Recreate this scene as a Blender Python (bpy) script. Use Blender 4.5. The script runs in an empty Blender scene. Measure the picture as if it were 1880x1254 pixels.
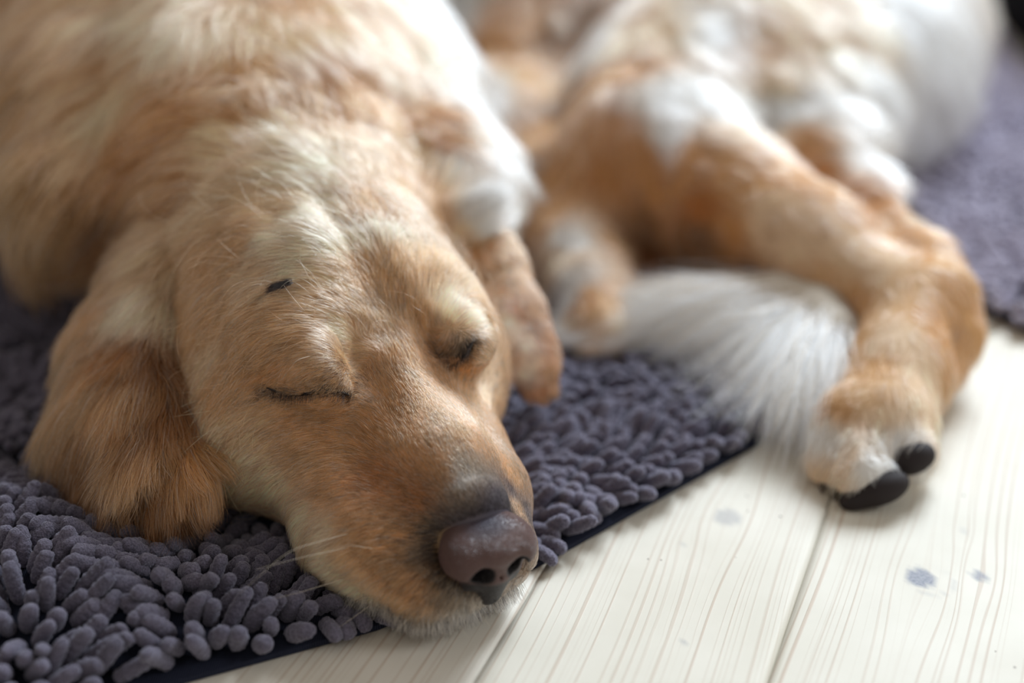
import bpy, math, random, os
import numpy as np
from mathutils import Vector
from mathutils.bvhtree import BVHTree

rng = np.random.default_rng(7)
random.seed(7)
scene = bpy.context.scene
COL = scene.collection
FUR = True
DENS = 1.0

# ---------------------------------------------------------------- camera
CAM = np.array([0.0, 0.0, 0.42])
PITCH = math.radians(27.0)
FPX = 2611.0
FW = np.array([0, math.cos(PITCH), -math.sin(PITCH)])
UPV = np.array([0, math.sin(PITCH), math.cos(PITCH)])
RT = np.array([1.0, 0, 0])
cam_d = bpy.data.cameras.new('camera')
cam_d.sensor_width = 36.0
cam_d.lens = 50.0
cam_d.clip_start = 0.02
cam_d.dof.use_dof = True
cam_d.dof.focus_distance = 0.676
cam_d.dof.aperture_fstop = 2.0
cam = bpy.data.objects.new('camera', cam_d)
cam.location = CAM
cam.rotation_euler = (math.radians(90) - PITCH, 0, 0)
COL.objects.link(cam)
scene.camera = cam

# ---------------------------------------------------------------- light
scene.view_settings.view_transform = 'Standard'
scene.view_settings.look = 'None'
scene.view_settings.gamma = 1.0
scene.view_settings.exposure = 0.0
world = bpy.data.worlds.new('room_light')
world.use_nodes = True
bg = world.node_tree.nodes['Background']
bg.inputs[0].default_value = (0.98, 0.90, 0.82, 1)
bg.inputs[1].default_value = 0.36
scene.world = world

def area(name, loc, target, sx, sy, power, color):
    l = bpy.data.lights.new(name, 'AREA')
    l.shape = 'RECTANGLE'; l.size = sx; l.size_y = sy
    l.energy = power; l.color = color
    o = bpy.data.objects.new(name, l)
    o.location = loc
    d = Vector(target) - Vector(loc)
    o.rotation_euler = d.to_track_quat('-Z', 'Y').to_euler()
    COL.objects.link(o)
    return o
area('window_daylight', (1.35, 2.92, 2.0), (0.1, 0.8, 0.05), 1.3, 1.2, 176, (0.78, 0.89, 1.0))
area('side_fill', (2.94, 0.30, 1.65), (0.0, 0.75, 0.05), 1.2, 1.2, 44, (0.90, 0.95, 1.0))  # added fill brightening the face from the right, no known window there

# ---------------------------------------------------------------- helpers
def P(px, py, D):
    """point seen at a pixel of the photograph at depth D along the camera axis"""
    return CAM + D * (FW + (px - 940) / FPX * RT + (627 - py) / FPX * UPV)

def PZ(px, py, z):
    """point seen at a pixel at height z"""
    d = FW + (px - 940) / FPX * RT + (627 - py) / FPX * UPV
    return CAM + d * ((z - CAM[2]) / d[2])

def srgb(r, g, b):
    f = lambda c: (c / 255 / 12.92) if c / 255 <= 0.04045 else ((c / 255 + 0.055) / 1.055) ** 2.4
    return np.array([f(r), f(g), f(b)])

def tag(o, label=None, cat=None, group=None, kind=None):
    if label: o['label'] = label
    if cat: o['category'] = cat
    if group: o['group'] = group
    if kind: o['kind'] = kind
    return o

def empty(name, loc=(0, 0, 0), parent=None):
    o = bpy.data.objects.new(name, None)
    o.empty_display_size = 0.05
    o.location = loc
    COL.objects.link(o)
    if parent: o.parent = parent
    return o

def mesh_obj(name, V, F, mat=None, parent=None, smooth=True, attrs=None):
    """V (n,3) array, F (m,4) or (m,3) array or list"""
    me = bpy.data.meshes.new(name)
    V = np.asarray(V, dtype=np.float32)
    if isinstance(F, np.ndarray):
        m, q = F.shape
        me.vertices.add(len(V)); me.vertices.foreach_set('co', V.ravel())
        me.loops.add(m * q); me.loops.foreach_set('vertex_index', F.astype(np.int32).ravel())
        me.polygons.add(m)
        me.polygons.foreach_set('loop_start', np.arange(0, m * q, q, dtype=np.int32))
        me.update(calc_edges=True)
    else:
        me.from_pydata([tuple(map(float, v)) for v in V], [], F)
    me.validate()
    if smooth:
        me.polygons.foreach_set('use_smooth', np.ones(len(me.polygons), dtype=bool))
    if attrs:
        for k, a in attrs.items():
            a = np.asarray(a, dtype=np.float32)
            if a.ndim == 1:
                at = me.attributes.new(k, 'FLOAT', 'POINT'); at.data.foreach_set('value', a)
            else:
                at = me.attributes.new(k, 'FLOAT_COLOR', 'POINT')
                c = np.ones((len(a), 4), dtype=np.float32); c[:, :3] = a
                at.data.foreach_set('color', c.ravel())
    me.update()
    o = bpy.data.objects.new(name, me)
    if mat: me.materials.append(mat)
    COL.objects.link(o)
    if parent: o.parent = parent
    return o

def noise3(p, freq, seed=0, octaves=2):
    """cheap smooth value noise from summed sines, about -1..1; p (n,3)"""
    r = np.random.default_rng(seed)
    out = np.zeros(len(p)); a = 1.0; tot = 0
    for o in range(octaves):
        for _ in range(4):
            d = r.normal(size=3); d /= np.linalg.norm(d)
            d *= freq * (2 ** o) * r.uniform(0.7, 1.4)
            out += a * np.sin(p @ d + r.uniform(0, 6.28))
        tot += a * 2; a *= 0.5
    return out / tot

# ---- node helpers
def new_mat(name):
    m = bpy.data.materials.new(name); m.use_nodes = True
    nt = m.node_tree
    for n in list(nt.nodes): nt.nodes.remove(n)
    out = nt.nodes.new('ShaderNodeOutputMaterial')
    return m, nt, out
def N(nt, t, **kw):
    n = nt.nodes.new(t)
    for k, v in kw.items():
        if k.startswith('i_'):
            key = k[2:].replace('_', ' ')
            n.inputs[key].default_value = v
        else: setattr(n, k, v)
    return n
def simple(name, col, rough=0.6, spec=0.5, **kw):
    m, nt, out = new_mat(name)
    b = N(nt, 'ShaderNodeBsdfPrincipled')
    b.inputs['Base Color'].default_value = (*col, 1)
    b.inputs['Roughness'].default_value = rough
    b.inputs['Specular IOR Level'].default_value = spec
    for k, v in kw.items(): b.inputs[k.replace('_', ' ')].default_value = v
    nt.links.new(b.outputs[0], out.inputs[0])
    return m

# ---------------------------------------------------------------- floor
PD = np.array([math.sin(math.radians(21.3)), math.cos(math.radians(21.3)), 0])   # along planks
PN = np.array([PD[1], -PD[0], 0])                                                # across planks
KNOTS = []   # (u, v, size, strength)
for (px, py, s, st) in [(1690, 1062, 0.0070, 1.0), (1797, 1058, 0.0040, 0.85), (1335, 950, 0.0070, 0.45), (1700, 745, 0.004, 0.3),
                        (1210, 1170, .0009, .9), (1255, 1182, .0012, 1.0), (1255,1000,.0022,.25),(1772, 975, .002, .35)]:
    p = PZ(px, py, 0); KNOTS.append((p @ PD, p @ PN, s, st))
def floor_material():
    m, nt, out = new_mat('whitewashed_pine')
    L = nt.links.new
    b = N(nt, 'ShaderNodeBsdfPrincipled')
    g = N(nt, 'ShaderNodeAttribute', attribute_name='grain')
    kn = N(nt, 'ShaderNodeAttribute', attribute_name='knot')
    pl = N(nt, 'ShaderNodeAttribute', attribute_name='plank')
    geo = N(nt, 'ShaderNodeNewGeometry')
    # growth rings
    comb = N(nt, 'ShaderNodeCombineXYZ'); L(g.outputs['Fac'], comb.inputs[0])
    n1 = N(nt, 'ShaderNodeTexNoise', noise_dimensions='1D', i_Scale=420.0, i_Detail=1.0)
    L(g.outputs['Fac'], n1.inputs['W'])
    r1 = N(nt, 'ShaderNodeValToRGB'); r1.color_ramp.elements[0].position = 0.55; r1.color_ramp.elements[1].position = 0.72
    L(n1.outputs['Fac'], r1.inputs[0])
    n2 = N(nt, 'ShaderNodeTexNoise', noise_dimensions='1D', i_Scale=30.0, i_Detail=2.0)
    L(g.outputs['Fac'], n2.inputs['W'])
    mul = N(nt, 'ShaderNodeMath', operation='MULTIPLY'); L(r1.outputs[0], mul.inputs[0]); L(n2.outputs['Fac'], mul.inputs[1])
    base = N(nt, 'ShaderNodeMixRGB'); base.inputs[1].default_value = (*srgb(220, 214, 202), 1); base.inputs[2].default_value = (*srgb(188, 164, 144), 1)
    L(mul.outputs[0], base.inputs[0])
    # mottling
    n3 = N(nt, 'ShaderNodeTexNoise', i_Scale=14.0, i_Detail=4.0); L(geo.outputs['Position'], n3.inputs['Vector'])
    mot = N(nt, 'ShaderNodeMixRGB', blend_type='MULTIPLY'); mot.inputs[0].default_value = 0.5
    rr = N(nt, 'ShaderNodeValToRGB'); rr.color_ramp.elements[0].color = (0.78, 0.76, 0.70, 1); rr.color_ramp.elements[1].color = (1, 1, 1, 1)
    rr.color_ramp.elements[0].position = .3; rr.color_ramp.elements[1].position = .65
    L(n3.outputs['Fac'], rr.inputs[0]); L(base.outputs[0], mot.inputs[1]); L(rr.outputs[0], mot.inputs[2])
    # pits and specks
    vor = N(nt, 'ShaderNodeTexVoronoi', i_Scale=85.0); L(geo.outputs['Position'], vor.inputs['Vector'])
    lt = N(nt, 'ShaderNodeMath', operation='LESS_THAN'); lt.inputs[1].default_value = 0.06; L(vor.outputs['Distance'], lt.inputs[0])
    n4 = N(nt, 'ShaderNodeTexNoise', i_Scale=9.0, i_Detail=0.0); L(geo.outputs['Position'], n4.inputs['Vector'])
    gt = N(nt, 'ShaderNodeMath', operation='GREATER_THAN'); gt.inputs[1].default_value = 0.56; L(n4.outputs['Fac'], gt.inputs[0])
    sp = N(nt, 'ShaderNodeMath', operation='MULTIPLY'); L(lt.outputs[0], sp.inputs[0]); L(gt.outputs[0], sp.inputs[1])
    spk = N(nt, 'ShaderNodeMixRGB'); spk.inputs[2].default_value = (*srgb(110, 90, 75), 1)
    L(sp.outputs[0], spk.inputs[0]); L(mot.outputs[0], spk.inputs[1])
    # knots
    nk = N(nt, 'ShaderNodeTexNoise', i_Scale=700.0, i_Detail=2.0); L(geo.outputs['Position'], nk.inputs['Vector'])
    kr = N(nt, 'ShaderNodeMixRGB'); kr.inputs[1].default_value = (*srgb(84, 86, 104), 1); kr.inputs[2].default_value = (*srgb(165, 165, 172), 1)
    L(nk.outputs['Fac'], kr.inputs[0])
    km = N(nt, 'ShaderNodeMixRGB'); L(kn.outputs['Fac'], km.inputs[0]); L(spk.outputs[0], km.inputs[1]); L(kr.outputs[0], km.inputs[2])
    pt = N(nt, 'ShaderNodeMixRGB', blend_type='MULTIPLY'); pt.inputs[0].default_value = 1; L(km.outputs[0], pt.inputs[1]); L(pl.outputs['Color'], pt.inputs[2])
    L(pt.outputs[0], b.inputs['Base Color'])
    b.inputs['Roughness'].default_value = 0.55
    b.inputs['Specular IOR Level'].default_value = 0.3
    bump = N(nt, 'ShaderNodeBump', i_Strength=0.25, i_Distance=0.0006); L(mul.outputs[0], bump.inputs['Height']); bump.invert = True
    L(bump.outputs[0], b.inputs['Normal'])
    L(b.outputs[0], out.inputs[0])
    return m

def build_floor():
    Vs, Fs, gr, kn, pc = [], [], [], [], []
    off = 0
    W = 0.1213; v0 = -0.0735
    for i in range(-14, 16):
        va, vb = v0 + (i - 1) * W + 0.0004, v0 + i * W - 0.0004
        near = -4 <= i <= 5
        us = np.arange(0.3, 2.3, 0.003) if near else np.linspace(-0.6, 4.0, 12)
        if near: us = np.concatenate([np.linspace(-0.6, 0.29, 4), us, np.linspace(2.31, 4.0, 6)])
        vs = np.linspace(va, vb, 36) if near else np.linspace(va, vb, 4)
        vs = np.concatenate([[va - .0001, va], vs[1:-1], [vb, vb + .0001]])
        U, Vv = np.meshgrid(us, vs, indexing='ij')
        z = np.zeros_like(U)
        z[:, 0] = -0.012; z[:, -1] = -0.012; z[:, 1] = -0.0004; z[:, -2] = -0.0004
        pts = U[..., None] * PD + Vv[..., None] * PN; pts[..., 2] = z
        n = pts.reshape(-1, 3)
        r = np.random.default_rng(100 + i)
        c = (va + vb) / 2 + r.uniform(-.03, .03)
        g = Vv + 0.004 * np.sin(U * r.uniform(5, 9) + r.uniform(0, 6)) + 0.0015 * np.sin(U * 23 + r.uniform(0, 6)) + r.uniform(0, 5)
        k = np.zeros_like(U)
        for (ku, kv, s, st) in KNOTS:
            if va < kv < vb:
                du, dv = (U - ku), (Vv - kv)
                R2 = (du / 3.2) ** 2 + dv ** 2
                g = g + (-dv) * 0.75 * np.exp(-R2 / (2.2 * s) ** 2)
                rr = np.sqrt((du / 1.15) ** 2 + dv ** 2)
                k = np.maximum(k, st * np.clip((s - rr) / 0.0015 + .3, 0, 1))
                if st > .9 and s > .005:
                    rr2 = np.sqrt(((du - .000) / 1.0) ** 2 + (dv - .0045) ** 2)
                    k = np.maximum(k, .22 * np.exp(-((rr2 - .0115) / .0008) ** 2))
        # across-grain scratches
        nu, nv = U.shape
        idx = np.arange(nu * nv).reshape(nu, nv)
        f = np.stack([idx[:-1, :-1], idx[:-1, 1:], idx[1:, 1:], idx[1:, :-1]], -1).reshape(-1, 4)[:, ::-1]
        Vs.append(n); Fs.append(f + off); off += len(n)
        gr.append(g.ravel()); kn.append(k.ravel())
        t = 1 - 0.05 * r.uniform(); t2 = 1 - .04 * r.uniform()
        pc.append(np.tile([t, t * .995, t * t2], (len(n), 1)))
    # subfloor under the gaps
    s = 6.0
    Vs.append(np.array([[-s, -s, -.0125], [s, -s, -.0125], [s, s, -.0125], [-s, s, -.0125]])); Fs.append(np.array([[0, 1, 2, 3]]) + off)
    gr.append(np.zeros(4)); kn.append(np.zeros(4)); pc.append(np.full((4, 3), .05))
    o = mesh_obj('floor', np.concatenate(Vs), np.concatenate(Fs), floor_material(), smooth=False,
                 attrs={'grain': np.concatenate(gr), 'knot': np.concatenate(kn), 'plank': np.concatenate(pc)})
    tag(o, kind='structure')
build_floor()

# ---------------------------------------------------------------- implicit surfaces
class Field:
    def __init__(s, xs, ys, zs):
        s.x, s.y, s.z = [np.asarray(a, dtype=np.float32) for a in (xs, ys, zs)]
        s.F = np.full((len(xs), len(ys), len(zs)), 0.05, dtype=np.float32)
    def _sl(s, lo, hi):
        r = []
        for a, l, h in zip((s.x, s.y, s.z), lo, hi):
            i0 = int(np.searchsorted(a, l)); i1 = int(np.searchsorted(a, h))
            r.append(slice(max(i0 - 1, 0), min(i1 + 1, len(a))))
        return tuple(r)
    def apply(s, lo, hi, fn, k=0.01, op='add'):
        m = k + 0.02
        sl = s._sl(np.array(lo) - m, np.array(hi) + m)
        X = s.x[sl[0]][:, None, None]; Y = s.y[sl[1]][None, :, None]; Z = s.z[sl[2]][None, None, :]
        if min(X.size, Y.size, Z.size) == 0: return
        d = fn(X, Y, Z).astype(np.float32)
        A = s.F[sl]
        if op == 'sub': A, d = -A, d
        h = np.clip(0.5 + 0.5 * (A - d) / k, 0, 1)
        R = A * (1 - h) + d * h - k * h * (1 - h)
        if op == 'sub': R = -R
        s.F[sl] = R
    def cone(s, a, b, ra, rb, k=0.01, op='add', squash=None):
        """tapered capsule; squash=(normal, factor) flattens it along a normal"""
        a = np.array(a, float); b = np.array(b, float)
        R = max(ra, rb)
        lo = np.minimum(a, b) - R; hi = np.maximum(a, b) + R
        ba = b - a; l2 = float(ba @ ba) + 1e-12
        if squash is not None:
            n = np.array(squash[0], float); n /= np.linalg.norm(n); q = squash[1]
        def fn(X, Y, Z):
            px, py, pz = X - a[0], Y - a[1], Z - a[2]
            t = np.clip((px * ba[0] + py * ba[1] + pz * ba[2]) / l2, 0, 1)
            dx, dy, dz = px - t * ba[0], py - t * ba[1], pz - t * ba[2]
            d2 = dx * dx + dy * dy + dz * dz
            r = ra + (rb - ra) * t
            if squash is not None:
                h = dx * n[0] + dy * n[1] + dz * n[2]
                e = np.sqrt(np.maximum(d2 - h * h, 0) + (h * q) ** 2)
                # divide by the local gradient so that smoothing works alike everywhere
                gl = np.sqrt(np.maximum(d2 - h * h, 0) + (h * q * q) ** 2) / np.maximum(e, 1e-5)
                return (e - r) / np.maximum(gl, 1.0)
            return np.sqrt(d2) - r
        s.apply(lo, hi, fn, k, op)
    def chain(s, pts, k=0.01, op='add', squash=None):
        """pts: list of (xyz, r)"""
        for (a, ra), (b, rb) in zip(pts[:-1], pts[1:]):
            s.cone(a, b, ra, rb, k, op, squash)
    def ell(s, c, r, R=None, k=0.01, op='add'):
        c = np.array(c, float); r = np.array(r, float)
        R = np.eye(3) if R is None else np.array(R, float)   # rows = local axes
        ext = np.sqrt(((R * r[:, None]) ** 2).sum(0))
        def fn(X, Y, Z):
            px, py, pz = X - c[0], Y - c[1], Z - c[2]
            q = [(R[i, 0] * px + R[i, 1] * py + R[i, 2] * pz) for i in range(3)]
            k0 = np.sqrt(sum((q[i] / r[i]) ** 2 for i in range(3)))
            k1 = np.sqrt(sum((q[i] / r[i] ** 2) ** 2 for i in range(3)))
            return k0 * (k0 - 1) / np.maximum(k1, 1e-6)
        s.apply(c - ext, c + ext, fn, k, op)
    def floor_cut(s, hfun, k=0.006):
        X = s.x[:, None, None]; Y = s.y[None, :, None]; Z = s.z[None, None, :]
        zc = len(s.z[s.z < 0.08])
        H = hfun(s.x[:, None], s.y[None, :])[:, :, None]
        d = H - s.z[None, None, :zc]
        A = s.F[:, :, :zc]
        h = np.clip(0.5 + 0.5 * (d - A) / k, 0, 1)
        s.F[:, :, :zc] = A * (1 - h) + d * h + k * h * (1 - h)
    def sample(s, p):
        ix = []
        w = []
        for a, q in zip((s.x, s.y, s.z), p.T):
            i = np.clip(np.searchsorted(a, q) - 1, 0, len(a) - 2)
            ix.append(i); w.append(np.clip((q - a[i]) / (a[i + 1] - a[i]), 0, 1))
        out = 0
        for dx in (0, 1):
            for dy in (0, 1):
                for dz in (0, 1):
                    out = out + s.F[ix[0] + dx, ix[1] + dy, ix[2] + dz] * (w[0] if dx else 1 - w[0]) * (w[1] if dy else 1 - w[1]) * (w[2] if dz else 1 - w[2])
        return out
    def mesh(s, smooth=2):
        F = s.F; ins = F < 0
        c = np.zeros(tuple(n - 1 for n in F.shape), dtype=np.int8)
        for dx in (0, 1):
            for dy in (0, 1):
                for dz in (0, 1):
                    c += ins[dx:F.shape[0] - 1 + dx, dy:F.shape[1] - 1 + dy, dz:F.shape[2] - 1 + dz]
        act = (c > 0) & (c < 8)
        I, J, K = np.nonzero(act)
        idm = np.full(act.shape, -1, dtype=np.int32); idm[I, J, K] = np.arange(len(I))
        acc = np.zeros((len(I), 3)); cnt = np.zeros(len(I))
        G = (s.x, s.y, s.z)
        corners = [(a, b, d) for a in (0, 1) for b in (0, 1) for d in (0, 1)]
        for p in corners:
            for ax in range(3):
                if p[ax] == 1: continue
                q = list(p); q[ax] = 1
                fa = F[I + p[0], J + p[1], K + p[2]]; fb = F[I + q[0], J + q[1], K + q[2]]
                m = (fa < 0) != (fb < 0)
                t = fa[m] / (fa[m] - fb[m])
                pa = np.stack([G[0][I[m] + p[0]], G[1][J[m] + p[1]], G[2][K[m] + p[2]]], 1)
                pb = np.stack([G[0][I[m] + q[0]], G[1][J[m] + q[1]], G[2][K[m] + q[2]]], 1)
                acc[m] += pa + (pb - pa) * t[:, None]; cnt[m] += 1
        V = acc / cnt[:, None]
        faces = []
        for ax in range(3):
            a, b = [(1, 2), (2, 0), (0, 1)][ax]
            lo = [slice(None)] * 3; hi = [slice(None)] * 3
            lo[ax] = slice(0, -1); hi[ax] = slice(1, None)
            sa, sb = ins[tuple(lo)], ins[tuple(hi)]
            E = np.stack(np.nonzero(sa != sb), 1)
            ok = (E[:, a] > 0) & (E[:, b] > 0) & (E[:, a] < F.shape[a] - 1) & (E[:, b] < F.shape[b] - 1)
            E = E[ok]
            da = np.zeros(3, int); da[a] = 1
            db = np.zeros(3, int); db[b] = 1
            q = [E - da - db, E - db, E, E - da]
            f = np.stack([idm[t[:, 0], t[:, 1], t[:, 2]] for t in q], 1)
            flip = ~sa[E[:, 0], E[:, 1], E[:, 2]]
            f[flip] = f[flip][:, ::-1]
            faces.append(f)
        Fc = np.concatenate(faces)
        Fc = Fc[(Fc >= 0).all(1)]
        e = np.concatenate([Fc[:, [0, 1]], Fc[:, [1, 2]], Fc[:, [2, 3]], Fc[:, [3, 0]]])
        for _ in range(smooth):
            S = np.zeros_like(V); C = np.zeros(len(V))
            for k in range(3):
                S[:, k] = np.bincount(e[:, 0], V[e[:, 1], k], len(V)) + np.bincount(e[:, 1], V[e[:, 0], k], len(V))
            C = np.bincount(e[:, 0], minlength=len(V)) + np.bincount(e[:, 1], minlength=len(V))
            V = V * 0.5 + 0.5 * S / np.maximum(C, 1)[:, None]
        return V, Fc

def vnormals(V, F):
    a, b, c, d = (V[F[:, i]] for i in range(4))
    n = np.cross(c - a, d - b)
    out = np.zeros_like(V)
    for i in range(4):
        for k in range(3): out[:, k] += np.bincount(F[:, i], n[:, k], len(V))
    return out / np.maximum(np.linalg.norm(out, axis=1), 1e-12)[:, None]

def fine_axis(lo, hi, flo, fhi, df, dc):
    """coarse outside [flo,fhi], fine inside, smoothly growing"""
    a = list(np.arange(flo, fhi, df)); st = df; x = a[-1]
    while x < hi:
        st = min(st * 1.12, dc); x += st; a.append(x)
    st = df; x = a[0]; pre = []
    while x > lo:
        st = min(st * 1.12, dc); x -= st; pre.append(x)
    return np.array(pre[::-1] + a)

# ---------------------------------------------------------------- rug ground plan
RUG = [PZ(*q, 0)[:2] for q in [(350, 1254), (690, 1160), (985, 1045), (1395, 818)]]
RUG_EDGE = [np.array([-0.60, 0.33]), np.array([-0.30, 0.415])] + RUG
RUG_POLY = np.array([*RUG_EDGE, [0.175, 0.76], [0.15, 0.90], [0.02, 1.15], [-0.25, 1.25], [-0.75, 1.0], [-0.75, .5]])
RUG2_POLY = np.array([[.318, .862], [.345, .826], [.52, .72], [.95, .95], [.88, 1.33], [.515, 1.37], [.535, 1.60], [.30, 1.55], [.29, 1.30], [.312, 1.05]])
def in_poly(p, poly):
    x, y = p[:, 0], p[:, 1]; r = np.zeros(len(p), bool)
    n = len(poly)
    for i in range(n):
        a, b = poly[i], poly[(i + 1) % n]
        c = ((a[1] > y) != (b[1] > y)) & (x < (b[0] - a[0]) * (y - a[1]) / (b[1] - a[1] + 1e-12) + a[0])
        r ^= c
    return r
def edge_dist(p, poly):
    best = np.full(len(p), 9.0); dirv = np.zeros((len(p), 2))
    n = len(poly)
    for i in range(n):
        a, b = poly[i], poly[(i + 1) % n]
        ba = b - a
        t = np.clip(((p - a) @ ba) / (ba @ ba), 0, 1)
        q = a + t[:, None] * ba
        d = np.linalg.norm(p - q, axis=1)
        m = d < best
        best[m] = d[m]; dirv[m] = (q - p)[m]
    ins = in_poly(p, poly)
    dirv = dirv / np.maximum(np.linalg.norm(dirv, axis=1), 1e-9)[:, None]
    return np.where(ins, best, -best), dirv * np.where(ins, 1, -1)[:, None]

# bump of the rumpled rug at the lower left
RIDGE = np.array([PZ(60, 930, .03)[:2], PZ(130, 1000, .03)[:2], PZ(215, 1110, .02)[:2], PZ(270, 1250, .02)[:2]])
def seg_dist(p, line):
    best = np.full(len(p), 9.0); side = np.zeros(len(p))
    for a, b in zip(line[:-1], line[1:]):
        ba = b - a; t = np.clip(((p - a) @ ba) / (ba @ ba), 0, 1)
        q = a + t[:, None] * ba; d = np.linalg.norm(p - q, axis=1)
        m = d < best; best[m] = d[m]
        cr = ba[0] * (p[:, 1] - a[1]) - ba[1] * (p[:, 0] - a[0])
        side[m] = np.sign(cr)[m]
    return best, side
def rug_height(p):
    d, _ = seg_dist(p, RIDGE)
    e, _ = edge_dist(p, RUG_POLY)
    return 0.004 + 0.020 * np.exp(-(d / 0.045) ** 2) * np.clip((e - .008) / .05, 0, 1) ** .8 + 0.0015 * np.sin(p[:, 0] * 40) * np.sin(p[:, 1] * 33) ** 2 * np.clip(e / .02, 0, 1)

# ---------------------------------------------------------------- dog: head frame
HN = np.array([-0.0055, 0.520, 0.049])
YAW, PIT, RHO = math.radians(28.0), math.radians(8.0), math.radians(0.5)
HF = np.array([math.sin(YAW) * math.cos(PIT), -math.cos(YAW) * math.cos(PIT), -math.sin(PIT)])
HL0 = np.array([math.cos(YAW), math.sin(YAW), 0.0])
HL = math.cos(RHO) * HL0 + math.sin(RHO) * np.cross(HF, HL0)
HU = np.cross(HF, HL)
HR = np.stack([HF, HL, HU])
def H(x, y, z): return HN + 0.01 * (x * HF + y * HL + z * HU)
def to_head(p): return ((p - HN) @ HR.T) * 100.0
def rotm(axis, deg):
    a = math.radians(deg); c, s = math.cos(a), math.sin(a)
    return {'x': np.array([[1, 0, 0], [0, c, -s], [0, s, c]]), 'y': np.array([[c, 0, s], [0, 1, 0], [-s, 0, c]]), 'z': np.array([[c, -s, 0], [s, c, 0], [0, 0, 1]])}[axis]

def build_body_field():
    xs = fine_axis(-.62, .66, -.20, .045, .0018, .0075)
    ys = fine_axis(.42, 1.95, .505, .80, .0018, .0085)
    zs = fine_axis(-.01, .46, .0, .135, .0018, .0075)
    f = Field(xs, ys, zs)
    C = lambda a, b, ra, rb, k=.8, **kw: f.cone(H(*a), H(*b), ra * .01, rb * .01, k * .01, **kw)
    E = lambda c, r, k=.8, rot=None, **kw: f.ell(H(*c), np.array(r) * .01, (rot @ HR) if rot is not None else HR, k * .01, **kw)
    # torso first
    f.chain([(H(-20, 0, 0), .066), (P(470, 270, .93), .088), (P(380, 120, 1.03), .118), (P(330, 0, 1.13), .150)], .05)
    f.chain([(P(330, 0, 1.13), .150), (P(560, -160, 1.35), .165), (P(900, -240, 1.52), .165), (P(1250, -170, 1.55), .150), (P(1480, -40, 1.42), .130)], .05)
    f.ell(P(640, 185, 1.02), (.082, .12, .085), k=.05)                # far shoulder and chest
    f.cone(P(170, 230, .98), P(120, 60, 1.08), .080, .11, .05)         # near shoulder
    f.cone(P(150, 370, .88), P(200, 300, .92), .042, .065, .05)          # ruff at near side of the neck
    f.cone(P(1000, 60, 1.32), P(980, 330, 1.16), .105, .05, .05)       # belly and flank
    # haunch
    f.ell(P(1360, 110, 1.23), (.135, .14, .105), k=.04)
    f.cone(P(1560, 150, 1.24), P(1590, 60, 1.33), .090, .104, .05)     # buttock
    f.cone(P(1250, 200, 1.13), P(1190, 300, 1.04), .085, .062, .04)
    f.cone(P(1200, 310, 1.03), P(1340, 390, .975), .060, .050, .03)
    f.chain([(P(1340, 390, .975), .049), (P(1480, 450, .925), .037), (P(1650, 560, .868), .0245)], .02)
    f.cone(P(1440, 180, 1.14), P(1505, 285, 1.04), .080, .036, .04)
    f.chain([(P(1500, 300, 1.03), .030), (P(1595, 385, .955), .016), (P(1700, 480, .895), .014), (P(1740, 535, .865), .017)], .018)  # achilles
    # metatarsus and paw
    f.chain([(P(1668, 555, .862), .026), (P(1650, 680, .825), .0265), (P(1610, 780, .795), .030)], .015)
    f.chain([(P(1745, 545, .885), .018), (P(1752, 620, .86), .016), (P(1735, 690, .842), .011)], .008)    # second hind foot behind
    f.cone(P(1565, 785, .787), P(1640, 775, .79), .021, .021, .010)
    f.chain([(P(1585, 800, .78), .018), (P(1580, 872, .760), .0165)], .002)
    f.chain([(P(1645, 780, .785), .018), (P(1668, 826, .772), .0150)], .002)
    f.chain([(P(1540, 790, .787), .014), (P(1512, 850, .778), .0110), (P(1505, 890, .772), .008)], .001)
    # left foreleg and paw, other paw
    f.chain([(P(940, 250, 1.17), .060), (P(1010, 370, 1.07), .043), (P(1060, 470, .99), .034), (P(1090, 545, .945), .030)], .02)
    f.cone(P(1090, 545, .94), P(1105, 610, .905), .029, .023, .01)
    for dx, dy in ((-55, 20), (-15, 42), (30, 38), (62, 10)):
        f.cone(P(1095 + dx * .4, 575, .925), P(1098 + dx, 610 + dy, .890 + .0003 * abs(dx)), .017, .0125, .005)
    f.chain([(P(1120, 330, 1.12), .050), (P(1170, 440, 1.06), .034), (P(1195, 520, 1.01), .027)], .015)
    # --- head
    f.chain([(P(745, 250, .97), .048), (P(795, 350, .91), .041), (P(838, 425, .865), .030)], .03)   # far ruff
    E((-19.5, 0, 0.6), (7.8, 7.0, 6.2), 1)                       # skull
    for s in (-1, 1):
        E((-15.6, s * 2.9, 1.6), (4.4, 3.7, 3.8), 1.2)           # forehead lobes
        E((-12.8, s * 3.1, 2.7), (2.0, 1.7, 1.5), 1.1)           # brow
        E((-11.7, s * 3.2 + .2, 2.95), (1.65, 1.9, 1.45), 1.3)          # closed lid over the eye
    E((-16.6, -4.9, -2.2), (6.0, 4.0, 4.6), 2.0)                 # cheeks
    E((-17.0, 4.6, -1.8), (5.6, 3.6, 4.4), 2.0)
    C((-13.5, 0, 0.5), (-6.5, 0, .15), 3.5, 2.45, 1.6)           # muzzle
    C((-6.5, 0, .1), (-3.4, 0, -.1), 2.45, 2.0, 1.2)
    C((-12.0, -3.2, -2.0), (-6.2, -3.3, -2.6), 3.2, 2.9, 1.5)    # upper lips
    C((-6.2, -3.3, -2.6), (-2.7, -2.2, -2.75), 2.8, 2.05, .9)
    C((-2.7, -2.2, -2.75), (-1.9, -.7, -2.9), 1.7, 1.2, .7)
    C((-12.0, 2.5, -1.9), (-6.2, 2.2, -2.3), 2.9, 2.4, 1.5)
    C((-6.2, 2.2, -2.3), (-2.8, 1.5, -2.5), 2.3, 1.8, .9)
    C((-2.7, 1.5, -2.6), (-1.9, .5, -2.8), 1.5, 1.1, .6)
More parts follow.
